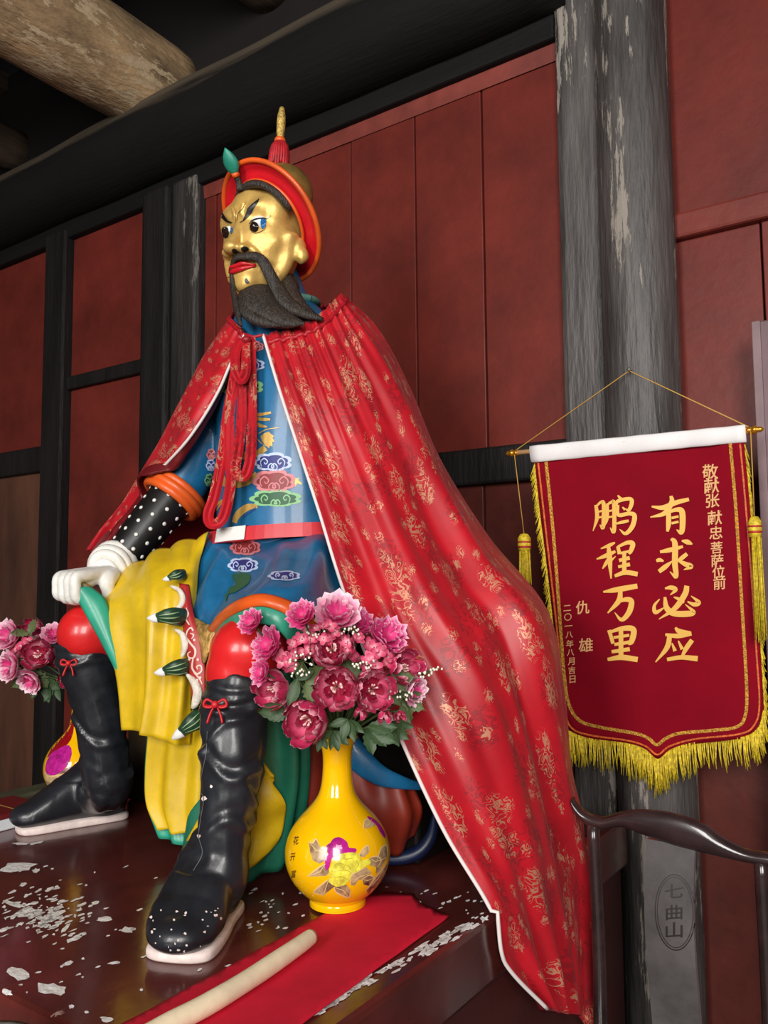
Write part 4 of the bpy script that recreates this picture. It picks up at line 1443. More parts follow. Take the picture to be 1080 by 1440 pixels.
def cape_ripple(u, v):
    gather = .0048 * (np.sin(2 * math.pi * 25 * u + 2.5 * np.sin(9 * u)) + .6 * np.sin(2 * math.pi * 41 * u + 3 * np.sin(14 * u))) * np.exp(-(v / .11) ** 1.3)
    big = (.019 * np.sin(2 * math.pi * 7.3 * u + 1.0 + .9 * v + 1.5 * np.sin(11 * u)) + .006 * np.sin(2 * math.pi * 13.5 * u + 2.0 - 3.2 * v)) * np.clip(v * 3.0, 0, 1) * (1 - .45 * v)
    fine = .0006 * np.sin(2 * math.pi * 31 * u + 8 * v) * np.clip(v * 2, 0, 1) * np.clip(1.2 - v, 0, 1)
    hem = .020 * np.sin(2 * math.pi * 13 * u + 1.5 + 6 * v) * np.clip((v - .75) * 4, 0, 1)
    edge = np.clip(np.minimum(u, 1 - u) / .03, 0, 1)
    return (gather + big + fine + hem) * (.25 + .75 * edge)


bv_body = bvh_of([body])
COLL = np.array([(CX + .108 * math.cos(a), -.862 + .098 * math.sin(a), 2.352 + .012 * math.sin(a)) for a in [2 * math.pi * i / 80 for i in range(80)]])


def cape_clear(G):
    """the cloth lies on the figure and on the plinth instead of passing through them"""
    nu, nv, _ = G.shape
    c0, ax_ = np.array(cuffc), np.array((wrist - cuffc).normalized())
    D = np.zeros_like(G)
    for it in range(3):
        for i in range(nu):
            for j in range(nv):
                p = Vector(G[i, j])
                loc, nrm, _, dist = bv_body.find_nearest(p, .14)
                if loc is not None:
                    sd = (p - loc).dot(nrm)
                    sd = dist if sd > 0 else -dist
                    if sd < .011:
                        p = loc + nrm * .011
                q = np.array(p)
                d = q - c0
                t = float(d @ ax_)
                if -.04 < t < .05:                       # rolled sleeve cuff
                    rv = d - t * ax_
                    rl = np.linalg.norm(rv)
                    if rl < .106:
                        q = c0 + t * ax_ + rv / (rl + 1e-9) * .106
                dc = np.linalg.norm(COLL - q, axis=1) if j < 25 else None
                if dc is not None and dc.min() < .026:    # robe collar
                    k = COLL[dc.argmin()]
                    q = k + (q - k) / (np.linalg.norm(q - k) + 1e-9) * .026
                G[i, j] = q
        if it < 2:                                        # relax the pushed cloth a little
            S_ = G.copy()
            S_[1:-1, 1:-1] = .5 * G[1:-1, 1:-1] + .125 * (G[2:, 1:-1] + G[:-2, 1:-1] + G[1:-1, 2:] + G[1:-1, :-2])
            near = np.zeros((nu, nv), bool)
            near[:int(nu * .42)] = True
            G = np.where(near[:, :, None], S_, G)
    ins = (G[:, :, 0] < PX1 + .016) & (G[:, :, 2] < PT + .012)
    up_ = PT + .012 - G[:, :, 2]
    side = PX1 + .016 - G[:, :, 0]
    go_up = ins & (up_ <= side)
    go_side = ins & ~go_up
    G[:, :, 2] = np.where(go_up, PT + .012, G[:, :, 2])
    G[:, :, 0] = np.where(go_side, PX1 + .016, G[:, :, 0])
    for i in range(nu - 1):                               # lay the cloth over the slab's edge where it turns down
        for j in range(nv):
            for a, b in ((i, i + 1), (i + 1, i)):
                if go_up[a, j] and go_side[b, j]:
                    G[a, j, 0], G[a, j, 2] = PX1 + .016, PT + .012
    for i in range(nu):
        for j in range(nv - 1):
            if go_up[i, j] and go_side[i, j + 1] or (not ins[i, j] and G[i, j, 0] < PX1 and go_side[i, j + 1]):
                G[i, j, 0], G[i, j, 2] = PX1 + .016, PT + .014
    return G


cape, Gc = sheet('brocade_cape', RIBS, 320, 130, [M_cape, M_capeback], None, .004, cape_ripple, zmin=0.3, ref=.93, post=cape_clear)
tag(cape, 'long red brocade cape with gold motifs draped over the statue and hanging off the plinth', 'cape')
obj('piping', *tube([tuple(p) for p in Gc[-1, :, :]], .0042, 8), mat('white_piping', (228, 216, 214), .6), cape)
obj('piping', *tube([tuple(p) for p in Gc[0, :, :]], .0040, 8), MATS['white_piping'], cape)
obj('collar_cord', *tube([tuple(p) for p in Gc[::4, 2, :]], .0065, 8), mat('collar_red', (170, 20, 34), .5), cape)
obj('collar_cord', *tube([S(344, 470, 2.055), S(357, 474, 2.05), S(370, 471, 2.04)], .004, 8), MATS['collar_red'], cape)


# tie ribbons knotted at the collar
def ribbon(pts, wpx):
    P3 = spline([tuple(S(*p)) for p in pts], 44)
    rows = []
    for i in range(len(P3)):
        t = Vector(P3[min(i + 1, len(P3) - 1)] - P3[max(i - 1, 0)]).normalized()
        s = t.cross(-FH).normalized()
        tw = math.sin(i * .30) * .25
        s = (s * math.cos(tw) + FH * math.sin(tw)).normalized()
        w = wpx * 2.05 / FPX * .5
        rows.append([Vector(P3[i]) + s * (w * k) - FH * (.0045 * (1 if abs(k) == .5 else 0)) for k in (-1, -.5, 0, .5, 1)])
    o = obj('tie_ribbon', *loft(rows, False, False), M_cape, cape, False)
    uvl = o.data.uv_layers.new(name='cloth')
    for lp in o.data.loops:
        i, j = divmod(lp.vertex_index, 5)
        uvl.data[lp.index].uv = (j * .006 + pts[0][0] * .1, i * .0098)
    md = o.modifiers.new('t', 'SOLIDIFY')
    md.thickness = .003
    return o


ribbon([(340, 476, 2.05), (331, 520, 2.055), (320, 580, 2.05), (313, 640, 2.045), (302, 695, 2.04), (293, 722, 2.035), (296, 736, 2.03), (309, 734, 2.025), (318, 715, 2.03), (325, 672, 2.04), (322, 625, 2.04), (325, 560, 2.045), (337, 500, 2.04)], 15)
ribbon([(352, 475, 2.04), (354, 540, 2.04), (354, 600, 2.035), (352, 645, 2.03), (345, 668, 2.025), (334, 668, 2.02), (331, 656, 2.025), (336, 625, 2.03), (340, 580, 2.035), (340, 530, 2.035), (347, 490, 2.03)], 15)
ribbon([(337, 478, 2.035), (331, 500, 2.02), (332, 522, 2.01), (340, 534, 2.01), (346, 520, 2.015), (345, 495, 2.025), (346, 478, 2.03)], 14)
obj('knot', *ellipsoid(S(346, 478, 2.03), (.014, .012, .010)), M_cape, cape)

# ================================================================== THRONE
M_throne = mat('black_lacquer', (20, 17, 16), .35, var=.3)
box('seat_block', -2.12, -1.06, -0.86, -0.56, PT + .001, 1.36, M_throne, statue, bev=.01)['label'] = 'plain black wooden seat'
box('seat_arm', -0.97, -0.84, -0.80, -0.66, PT + .001, 1.485, M_throne, statue, bev=.015)
box('seat_back', -1.74, -1.28, -0.575, -0.53, PT + .001, 1.60, M_throne, statue, bev=.015)

# ================================================================== OFFERINGS ON THE PLINTH
def glyphs(ch):
    """outline of one character from the built-in font -> unit-box 2D mesh"""
    cu = bpy.data.curves.new('glyph', 'FONT')
    cu.body = ch
    cu.offset = 0.012
    cu.resolution_u = 3
    o = bpy.data.objects.new('glyph', cu)
    COL.objects.link(o)
    bpy.context.view_layer.update()
    me = eval_mesh(o)
    v = [(p.co.x, p.co.y) for p in me.vertices]
    f = [tuple(p.vertices) for p in me.polygons]
    bpy.data.objects.remove(o)
    bpy.data.curves.remove(cu)
    bpy.data.meshes.remove(me)
    if not v:
        return [], []
    xs, ys = [a for a, b in v], [b for a, b in v]
    cx, cy, s = (max(xs) + min(xs)) / 2, (max(ys) + min(ys)) / 2, max(max(xs) - min(xs), max(ys) - min(ys))
    s = max(s, .25) if ch not in '一二' else .9
    return [((a - cx) / s, (cy - b) / s) for a, b in v], f


def glyph_at(ch, px, py, size, bvh, m, parent, off=.001, sx=1.0, slant=0.0):
    v, f = glyphs(ch)
    mb = MB()
    decal_mb(mb, ([(px + (a + slant * b) * size * sx, py + b * size - a * size * .09) for a, b in v], f), bvh, off)
    if mb.f:
        return mb.build('character', m, parent, False)


# red cloth
M_cloth = mat('red_offering_cloth', (204, 26, 52), .8, var=.06, var_scale=8, spec=.2)
out = [(60, 1505), (178, 1440), (300, 1374), (432, 1302), (470, 1280), (505, 1262), (545, 1256), (582, 1260), (592, 1274), (632, 1291), (560, 1344), (500, 1388), (440, 1432), (345, 1502)]
v2, f2 = poly_fill(out, 9)
v3 = [PZ(a, b, PT) for a, b in v2]
v3 = [Vector((p.x, p.y, PT + .0048 + .0006 * math.sin(p.x * 31 + p.y * 12) + .0005 * math.sin(p.y * 43 - p.x * 17))) for p in v3]
cloth = obj('red_offering_cloth', v3, [tuple(f) for f in f2], M_cloth)
bm = bmesh.new()
bm.from_mesh(cloth.data)
bmesh.ops.recalc_face_normals(bm, faces=bm.faces)
if sum(f.normal.z for f in bm.faces) < 0:
    bmesh.ops.reverse_faces(bm, faces=bm.faces)
bm.to_mesh(cloth.data)
bm.free()
md = cloth.modifiers.new('t', 'SOLIDIFY')
md.thickness, md.offset = .002, -1
tag(cloth, 'crimson cloth strip laid flat on the plinth in front of the yellow vase', 'cloth')

# peeled stick
zs = PT + .0215
pts = [PZ(a, b, zs) for a, b in ((438, 1317), (410, 1337), (352, 1376), (296, 1410), (245, 1437), (190, 1467))]
rr = [.0135, .0155, .0158, .0160, .0165, .0165]
q = spline([(*p, r) for p, r in zip(pts, rr)], 50)
stick = obj('wooden_stick', *tube([tuple(a[:3]) for a in q], [a[3] * (1 + .012 * math.sin(i * .5)) for i, a in enumerate(q)], 14), mat('peeled_wood', (240, 224, 190), .6, var=.06, var_scale=14, bump=.12, bump_scale=30))
tag(stick, 'bent pale peeled wooden stick lying on the crimson cloth', 'stick')
obj('cut_end', *lathe([(.001, .0006), (.010, .0004), (.0132, -.0012)], 14, pts[0], pts[0] - pts[1]), mat('cut_wood', (206, 178, 132), .7, var=.15, var_scale=60), stick)

# ------------------------------------------------------------------ vases
M_glaze = mat('yellow_glaze', (247, 188, 6), .12, var=.03, var_scale=4, coat=.7)
VP = [(.001, 0), (.052, 0), (.0575, .004), (.0575, .011), (.058, .016), (.073, .028), (.092, .050), (.1045, .076), (.1082, .100), (.1052, .124), (.0955, .148), (.080, .170), (.062, .189), (.048, .205), (.038, .222),
      (.0325, .245), (.030, .275), (.0305, .300), (.034, .318), (.041, .330), (.044, .334), (.0435, .3365), (.040, .335), (.030, .318), (.026, .300), (.026, .22), (.001, .215)]


def vase(px, py, label):
    base = PZ(px, py, PT)
    base.z = PT + .004
    root = empty('porcelain_vase', base)
    prof = [tuple(p) for p in spline(VP, 110)]
    o = obj('vase_body', *lathe([(max(r, .0008), z) for r, z in prof], 64, base), M_glaze, root)
    tag(root, label, 'vase')
    return root, o, base


va, va_b, vb = vase(475, 1273, 'yellow porcelain vase with peony painting standing between the near boot and the crimson cloth')
bvv = bvh_of([va_b])
vk = lambda pts: [(380 + a / 5.335, 1030 + b / 5.335) for a, b in pts]
M_purp, M_purpL = mat('painted_purple', (176, 30, 130), .15, var=.2, var_scale=60, coat=.5), mat('painted_pink', (226, 150, 190), .2)
M_yelp, M_yelD = mat('painted_lemon', (226, 212, 72), .15, var=.18, var_scale=70, coat=.5), mat('painted_olive', (178, 158, 40), .2)
M_lf, M_lfp = mat('painted_leaf_brown', (78, 50, 44), .2, rgb2=(224, 190, 138), var=.3, var_scale=26), mat('painted_leaf_cream', (228, 196, 138), .2)
M_ink = mat('ink_brown', (86, 44, 18), .3)
leaves = [[(290, 820), (320, 830), (345, 800), (370, 850), (405, 890), (415, 960), (370, 985), (320, 960), (300, 900)],
          [(415, 985), (370, 1010), (330, 1040), (280, 1080), (350, 1080), (420, 1075), (450, 1040)],
          [(440, 1100), (400, 1130), (330, 1195), (400, 1220), (450, 1180), (490, 1150)], [(480, 1160), (500, 1200), (590, 1235), (600, 1180), (570, 1140)],
          [(600, 1140), (610, 1070), (660, 1040), (720, 1010), (760, 1050), (720, 1090), (660, 1110), (630, 1150)], [(690, 1100), (740, 1070), (775, 1090), (740, 1150), (700, 1140)],
          [(745, 940), (800, 930), (830, 960), (800, 1010), (750, 1000)], [(660, 920), (700, 870), (735, 850), (740, 900), (700, 940)],
          [(800, 960), (830, 870), (870, 850), (880, 930), (850, 980), (820, 1040), (790, 1060)], [(700, 720), (710, 660), (760, 650), (800, 690), (740, 720)], [(720, 1180), (780, 1100), (850, 1010), (880, 960), (870, 1050), (800, 1150), (740, 1230)]]
for lf in leaves:
    L0 = decal('painted_leaf', [('p', vk(lf))], bvv, M_lf, va_b, .0004, 3)
    if L0:
        cx, cy = sum(a for a, b in lf) / len(lf), sum(b for a, b in lf) / len(lf)
        decal('leaf_vein', [('s', vk([lf[0], (cx, cy)]), [.5, 1.2]), ('s', vk([lf[len(lf) // 2], (cx, cy)]), [.4, 1.2])], bvv, M_lfp, L0, .0008)
        decal('leaf_edge', [('s', vk([lf[i] for i in range(len(lf))][:4]), [.6, 1.8, 1.8, .6])], bvv, M_lfp, L0, .0007)
pp = decal('painted_peony', [('p', smooth_outline(vk([(415, 1035), (410, 950), (430, 900), (420, 850), (450, 830), (470, 800), (510, 785), (550, 800), (580, 830), (590, 865), (640, 870), (640, 900), (560, 910), (500, 920), (460, 950), (445, 1010)]), 2))], bvv, M_purp, va_b, .0006, 3)
decal('petal_highlight', [('p', vk(blob(0, 0, 1, 1)) if False else blob(380 + 515 / 5.335, 1030 + 862 / 5.335, 5, 3.5, .2))], bvv, M_purpL, pp, .001, 2)
yp = decal('painted_peony', [('p', smooth_outline(vk([(440, 1120), (450, 1070), (440, 1030), (470, 985), (460, 950), (500, 920), (560, 905), (620, 900), (670, 920), (680, 960), (740, 945), (750, 985), (700, 1010), (660, 1040), (610, 1060), (600, 1100), (560, 1140), (500, 1155)]), 2))], bvv, M_yelp, va_b, .0009, 3)
decal('petal_line', [('s', vk(p), [.4, 1.0, .4]) for p in ([(470, 1000), (520, 980), (570, 1000)], [(500, 1040), (560, 1030), (610, 1050)], [(520, 940), (570, 950), (630, 940)], [(480, 1090), (530, 1080), (580, 1100)], [(640, 960), (660, 990), (640, 1020)], [(560, 985), (590, 1005), (600, 1030)])],
      bvv, M_yelD, yp, .0013)
decal('painted_peony', [('p', smooth_outline(vk([(725, 630), (760, 640), (800, 670), (840, 720), (865, 780), (850, 790), (815, 740), (790, 690), (740, 655)]), 2))], bvv, M_purp, va_b, .0008, 3)
for ch, x, y, s in (('花', 416.5, 1182, 12), ('开', 412, 1205, 11), ('富', 413, 1229, 11), ('贵', 417, 1252, 10)):
    glyph_at(ch, x, y, s, bvv, M_ink, va_b, .0006, sx=.62, slant=-.2)

vb2, vb2_b, vbb = vase(113, 1127, 'yellow porcelain vase with a red reflection painted on its shoulder standing behind the far boot')
bv2 = bvh_of([vb2_b])
decal('painted_red_reflection', [('p', smooth_outline([(90, 966), (103, 970), (105, 1000), (103, 1030), (95, 1047), (80, 1055), (66, 1066), (60, 1062), (70, 1040), (80, 1010)], 2))], bv2, mat('painted_red_reflection', (150, 16, 26), .12, coat=.6), vb2_b, .0004, 3)  # reflection of red cloth, laid over the yellow glaze as flat colour
decal('painted_peony', [('p', smooth_outline([(64, 1078), (70, 1062), (84, 1052), (97, 1048), (101, 1060), (94, 1078), (78, 1090), (66, 1088)], 2))], bv2, M_purp, va_b if False else vb2_b, .0007, 3)
decal('painted_leaf', [('p', [(62, 1086), (80, 1084), (100, 1078), (116, 1078), (116, 1100), (100, 1106), (80, 1112), (66, 1104)])], bv2, M_lf, vb2_b, .0004, 3)
decal('leaf_edge', [('s', [(66, 1092), (84, 1090), (110, 1080)], [1, 2, 1]), ('s', [(68, 1106), (90, 1102), (114, 1098)], [1, 2.5, 1])], bv2, M_lfp, vb2_b, .0009)

# ------------------------------------------------------------------ silk flowers
def ramp_mat(name, stops, rough=.55, noise=.25):
    m = bpy.data.materials.new(name)
    m.use_nodes = True
    nt = m.node_tree
    b = nt.nodes['Principled BSDF']
    b.inputs['Roughness'].default_value = rough
    uv = nt.nodes.new('ShaderNodeUVMap')
    uv.uv_map = 'petal'
    sp = nt.nodes.new('ShaderNodeSeparateXYZ')
    nt.links.new(uv.outputs[0], sp.inputs[0])
    no = nt.nodes.new('ShaderNodeTexNoise')
    no.inputs['Scale'].default_value = 7
    nt.links.new(uv.outputs[0], no.inputs['Vector'])
    a = nt.nodes.new('ShaderNodeMath')
    a.operation = 'MULTIPLY_ADD'
    nt.links.new(no.outputs['Fac'], a.inputs[0])
    a.inputs[1].default_value = noise
    nt.links.new(sp.outputs[1], a.inputs[2])
    s = nt.nodes.new('ShaderNodeMath')
    s.operation = 'SUBTRACT'
    nt.links.new(a.outputs[0], s.inputs[0])
    s.inputs[1].default_value = noise * .5
    r = nt.nodes.new('ShaderNodeValToRGB')
    el = r.color_ramp.elements
    while len(el) < len(stops):
        el.new(.5)
    for e, (p, c) in zip(el, stops):
        e.position = p
        e.color = lin(c)
    nt.links.new(s.outputs[0], r.inputs[0])
    nt.links.new(r.outputs[0], b.inputs['Base Color'])
    MATS[name] = m
    return m


M_pet_out = ramp_mat('peony_petal_outer', [(.0, (252, 230, 230)), (.44, (240, 160, 178)), (.62, (204, 54, 100)), (.92, (178, 30, 78)), (1.0, (242, 176, 190))])
M_pet_mid = ramp_mat('peony_petal_middle', [(.0, (244, 196, 204)), (.42, (220, 92, 128)), (.8, (172, 24, 70)), (1.0, (242, 176, 190))])
M_pet_in = ramp_mat('peony_petal_inner', [(.0, (150, 16, 48)), (.6, (166, 24, 64)), (1.0, (226, 110, 138))])
M_carn = ramp_mat('carnation_petal', [(.0, (170, 20, 84)), (.5, (206, 44, 118)), (.85, (224, 82, 146)), (1.0, (246, 190, 214))])
M_pale = ramp_mat('pale_petal', [(.0, (190, 40, 100)), (.5, (216, 90, 140)), (.8, (236, 160, 190)), (1.0, (250, 226, 234))])
M_hyd = ramp_mat('hydrangea_petal', [(.0, (240, 170, 180)), (.5, (214, 84, 118)), (1.0, (186, 50, 92))])
M_leaf = mat('silk_leaf', (54, 76, 46), .55, var=.3, var_scale=40)
M_leafp = mat('fern_green', (84, 98, 58), .6, var=.25, var_scale=40)
M_stem = mat('flower_stem', (70, 92, 50), .6)
M_bud = mat('cream_bud', (236, 232, 214), .5)
M_stam = mat('stamen_pink', (240, 196, 190), .5)


def petal_mesh(name, R, th, ph, m, frill=0.0, flare=0.0, n=7, k=7, seed=0, fan=False):
    rs = random.Random(seed)
    v, f, uv = [], [], []
    for i in range(n + 1):
        s = i / n
        for j in range(k + 1):
            t = -1 + 2 * j / k
            wid = (math.sin(math.pi * (.10 + .74 * s)) ** .75)
            wid = wid if not fan else .30 + .70 * s
            a = th * (s * (1 - .10 * t * t))
            fi = t * ph * wid / max(.35, math.sin(min(a, 1.57)) + .12) * .8
            fi = max(-1.2, min(1.2, fi))
            r = R * (1 + flare * s * s + frill * s * s * math.sin(t * 7 + seed) + .03 * math.sin(seed + 5 * s))
            x, z = r * math.sin(a), R * (1 - math.cos(a)) + frill * R * .8 * s * s * math.sin(t * (11 if not fan else 8) + seed)
            v.append((x * math.cos(fi), x * math.sin(fi), z))
            uv.append((.5 + t * .5, s))
    for i in range(n):
        for j in range(k):
            a = i * (k + 1) + j
            f.append((a, a + 1, a + k + 2, a + k + 1))
    me = bpy.data.meshes.new(name)
    me.from_pydata(v, [], f)
    me.materials.append(m)
    me.polygons.foreach_set('use_smooth', [True] * len(f))
    ul = me.uv_layers.new(name='petal')
    for lp in me.loops:
        ul.data[lp.index].uv = uv[lp.vertex_index]
    me.update()
    return me


PM = {'out': [petal_mesh('petal', 1.0, 2.05, .70, M_pet_out, .03, .0, seed=s) for s in (1, 2)],
      'mid': [petal_mesh('petal', .82, 2.15, .66, M_pet_mid, .04, .03, seed=s) for s in (3, 4)],
      'in': [petal_mesh('petal', .58, 2.0, .62, M_pet_in, .06, .0, seed=s) for s in (5, 6)],
      'core': [petal_mesh('petal', .36, 1.9, .6, M_pet_in, .12, .0, seed=s) for s in (7, 8)],
      'car0': [petal_mesh('petal', 1.0, 1.30, .95, M_carn, .14, .15, seed=s, fan=True) for s in (9, 10)],
      'car1': [petal_mesh('petal', .78, 1.5, .95, M_carn, .16, .10, seed=s, fan=True) for s in (11, 12)],
      'car2': [petal_mesh('petal', .5, 1.7, .95, M_carn, .2, .0, seed=s, fan=True) for s in (13, 14)],
      'pal0': [petal_mesh('petal', 1.0, 1.35, .95, M_pale, .10, .15, seed=s, fan=True) for s in (15, 16)],
      'pal1': [petal_mesh('petal', .75, 1.55, .95, M_pale, .12, .05, seed=s, fan=True) for s in (17, 18)]}


def leaf_mesh(name, m, serr=0.0):
    v, f = [], []
    n = 9
    for i in range(n + 1):
        s = i / n
        w = .26 * math.sin(math.pi * min(1, s * .96 + .04)) ** .8 * (1 - .25 * s) * (1 + serr * (i % 2))
        z = .18 * s * s
        v += [(s, -w, z + .04), (s, -w * .5, z + .01), (s, 0, z - .02), (s, w * .5, z + .01), (s, w, z + .04)]
    for i in range(n):
        for j in range(4):
            a = i * 5 + j
            f.append((a, a + 1, a + 6, a + 5))
    me = bpy.data.meshes.new(name)
    me.from_pydata(v, [], f)
    me.materials.append(m)
    me.polygons.foreach_set('use_smooth', [True] * len(f))
    return me


LEAF = [leaf_mesh('leaf', M_leaf), leaf_mesh('leaf', M_leaf, .28), leaf_mesh('leaf', M_leafp, .5)]


def child(name, me, root, loc=(0, 0, 0), rot=None, sc=1.0, kind=None):
    o = bpy.data.objects.new(name, me)
    COL.objects.link(o)
    o.parent = root
    o.matrix_local = Matrix.Translation(loc) @ (rot.to_4x4() if rot else Matrix.Identity(4)) @ Matrix.Diagonal((sc, sc, sc, 1))
    if kind:
        o['kind'] = kind
    return o


def mesh_vf(name, vf, m):
    me = bpy.data.meshes.new(name)
    me.from_pydata([tuple(p) for p in vf[0]], [], [tuple(f) for f in vf[1]])
    me.materials.append(m)
    me.polygons.foreach_set('use_smooth', [True] * len(me.polygons))
    return me


def flower(kind, px, py, dh, dpx, look, mouth, label, group, name):
    """look: (right, up) tilt of the bloom away from the viewer direction, in the image frame"""
    c = S(px, py, dh)
    ax_ = (-CF + CR * look[0] + CU * look[1]).normalized()
    Rm = ax_.to_track_quat('Z', 'Y').to_matrix() @ Matrix.Rotation(random.uniform(0, 6.28), 3, 'Z')
    rad = dpx * dh / FPX * (.58 if kind == 'peony' else .5)
    root = bpy.data.objects.new(name, None)
    root.empty_display_size = .02
    COL.objects.link(root)
    off = ax_ * (rad * .55)
    root.matrix_world = Matrix.Translation(c - off) @ Rm.to_4x4()
    tag(root, label, 'flower', group)
    lay = {'peony': (('out', 6, .98, 0), ('mid', 6, .98, .06), ('in', 5, .98, .12), ('core', 4, 1, .2)),
           'carnation': (('car0', 7, .95, 0), ('car1', 6, .95, .14), ('car2', 5, 1, .3)),
           'pale': (('pal0', 6, .95, 0), ('pal1', 6, .95, .14), ('car2', 4, 1, .3)),
           'bud': (('out', 4, .62, 0), ('in', 3, .9, .05))}[kind]
    for key, n, sc, z in lay:
        a0 = random.uniform(0, 6.28)
        for i in range(n):
            ms = PM[key]
            tilt = random.uniform(-.10, .14)
            R3 = Matrix.Rotation(a0 + 2 * math.pi * i / n + random.uniform(-.12, .12), 3, 'Z') @ Matrix.Rotation(-tilt, 3, 'Y')
            child('petal', ms[i % 2], root, (0, 0, z * rad), R3, rad * sc * random.uniform(.93, 1.05))
    if kind == 'peony':
        mb = MB()
        for i in range(12):
            a = random.uniform(0, 6.28)
            e = Vector((math.cos(a) * .22, math.sin(a) * .22, random.uniform(.72, .92))) * rad
            mb.add(tube([Vector((0, 0, .3 * rad)), e * .7 + Vector((0, 0, .1 * rad)), e], [rad * .02, rad * .02, rad * .045], 5))
        child('stamens', mesh_vf('stamens', (mb.v, mb.f), M_stam), root, kind='stuff')
    inv = root.matrix_world.inverted()
    p0 = inv @ Vector(mouth)
    child('calyx', mesh_vf('calyx', lathe([(.02 * rad, -.22 * rad), (.16 * rad, -.16 * rad), (.26 * rad, .0), (.30 * rad, .12 * rad), (.05 * rad, .10 * rad)], 10), M_stem), root)
    child('stem', mesh_vf('stem', tube([(0, 0, -.12 * rad), Vector((0, 0, -1.0 * rad)).lerp(p0, .25), p0], [.0022, .0022, .0020], 6, samples=10), M_stem), root)
    return root


mouth = Vector((vb.x, vb.y, vb.z + .325))
mouth_dh = proj(mouth)[2]
G1 = 'silk flowers in the vase beside the near boot'
for (x, y, d, s, lk, lb) in [
        (474, 966, 1.575, 60, (.0, .15), 'large open magenta peony at the heart of the near bouquet, just above its leaves'),
        (523, 969, 1.59, 52, (.25, .15), 'magenta peony pressed against the large peony on its cape side'),
        (433, 1011, 1.585, 58, (-.35, -.1), 'magenta peony drooping over the vase rim towards the near boot'),
        (467, 913, 1.61, 54, (-.05, .55), 'magenta peony half covered by pink florets, above the large peony'),
        (566, 940, 1.64, 44, (.7, .35), 'magenta peony turned away towards the red cape at the edge of the near bouquet'),
        (388, 966, 1.62, 50, (-.7, .0), 'magenta peony leaning against the top of the near boot')]:
    flower('peony', x, y, d, s, lk, mouth, lb, G1 + ', peonies', 'silk_peony')
for (x, y, d, s, lk, lb) in [
        (424, 864, 1.565, 42, (-.3, .8), 'hot pink carnation at the top of the near bouquet in front of the orange hem'),
        (352, 874, 1.57, 36, (-.5, .7), 'smallest hot pink carnation, standing out against the red knee'),
        (375, 906, 1.59, 46, (-.6, .5), 'hot pink carnation directly under the one against the red knee'),
        (545, 893, 1.64, 54, (.5, .7), 'large hot pink carnation at the top of the near bouquet next to the red cape'),
        (366, 945, 1.555, 34, (-.8, .3), 'hot pink carnation resting on the peony by the boot top'),
        (505, 876, 1.67, 40, (.1, .8), 'hot pink carnation peeking out behind the pale topmost bloom')]:
    flower('carnation', x, y, d, s, lk, mouth, lb, G1 + ', carnations', 'silk_carnation')
for (x, y, d, s, lk, lb) in [
        (474, 862, 1.64, 62, (.05, .9), 'pale pink ruffled topmost bloom of the near bouquet with white petal tips'),
        (583, 972, 1.63, 40, (.9, .0), 'small pale pink bloom touching the red cape'),
        (410, 988, 1.68, 40, (-.5, -.1), 'pale pink bloom tucked behind the drooping peony')]:
    flower('pale', x, y, d, s, lk, mouth, lb, G1 + ', pale blooms', 'silk_bloom')
for (x, y, d, s, lk, lb) in [
        (562, 1008, 1.61, 30, (.4, -.7), 'half-open pink bud hanging below the bouquet nearest the red cape'),
        (541, 1008, 1.585, 36, (.2, -.7), 'half-open pink bud hanging under the second peony'),
        (507, 1003, 1.585, 36, (-.2, -.6), 'half-open pink bud between the two front peonies and the leaves'),
        (549, 925, 1.61, 28, (.4, .3), 'pink bud among the florets below the large carnation')]:
    flower('bud', x, y, d, s, lk, mouth, lb, G1 + ', buds', 'silk_bud')

# hydrangea florets
FLO = []
for sd in range(2):
    v, f, uv = [], [], []
    for q4 in range(4):
        a0 = q4 * math.pi / 2 + sd * .3
        k = len(v)
        for i in range(5):
            s = i / 4
            w = .42 * math.sin(math.pi * (.15 + .75 * s)) ** .7
            for t in (-1, 0, 1):
                x, y = .08 + s * .92, t * w
                v.append((x * math.cos(a0) - y * math.sin(a0), x * math.sin(a0) + y * math.cos(a0), .12 * s * s + .06 * t * t))
                uv.append((.5 + t * .5, s))
        for i in range(4):
            for j in range(2):
                b_ = k + i * 3 + j
                f.append((b_, b_ + 1, b_ + 4, b_ + 3))
    me = bpy.data.meshes.new('floret')
    me.from_pydata(v, [], f)
    me.materials.append(M_hyd)
    ul = me.uv_layers.new(name='petal')
    for lp in me.loops:
        ul.data[lp.index].uv = uv[lp.vertex_index]
    me.polygons.foreach_set('use_smooth', [True] * len(f))
    FLO.append(me)


def hydrangea(px, py, dh, w, h, n, mouth, label, group):
    c = S(px, py, dh)
    root = empty('hydrangea_cluster', c)
    tag(root, label, 'flower', group)
    k = dh / FPX
    for i in range(n):
        a, r = random.uniform(0, 6.28), math.sqrt(random.random())
        dx, dy = math.cos(a) * r * w * .5, math.sin(a) * r * h * .5
        bulge = (1 - r * r) * .03
        n3 = (-CF + CR * (dx / w * 2.2) + CU * (dy / h * 2.2 + .3) + Vector((random.uniform(-.3, .3), random.uniform(-.3, .3), random.uniform(-.3, .3)))).normalized()
        R3 = n3.to_track_quat('Z', 'Y').to_matrix() @ Matrix.Rotation(random.uniform(0, 1.57), 3, 'Z')
        child('floret', FLO[i % 2], root, (CR * dx + CU * dy) * k - CF * bulge, R3, random.uniform(8, 11.5) * k)
    child('stem', mesh_vf('stem', tube([CF * .01, (Vector(mouth) - c)], [.0025, .0025], 6), M_stem), root)
    return root


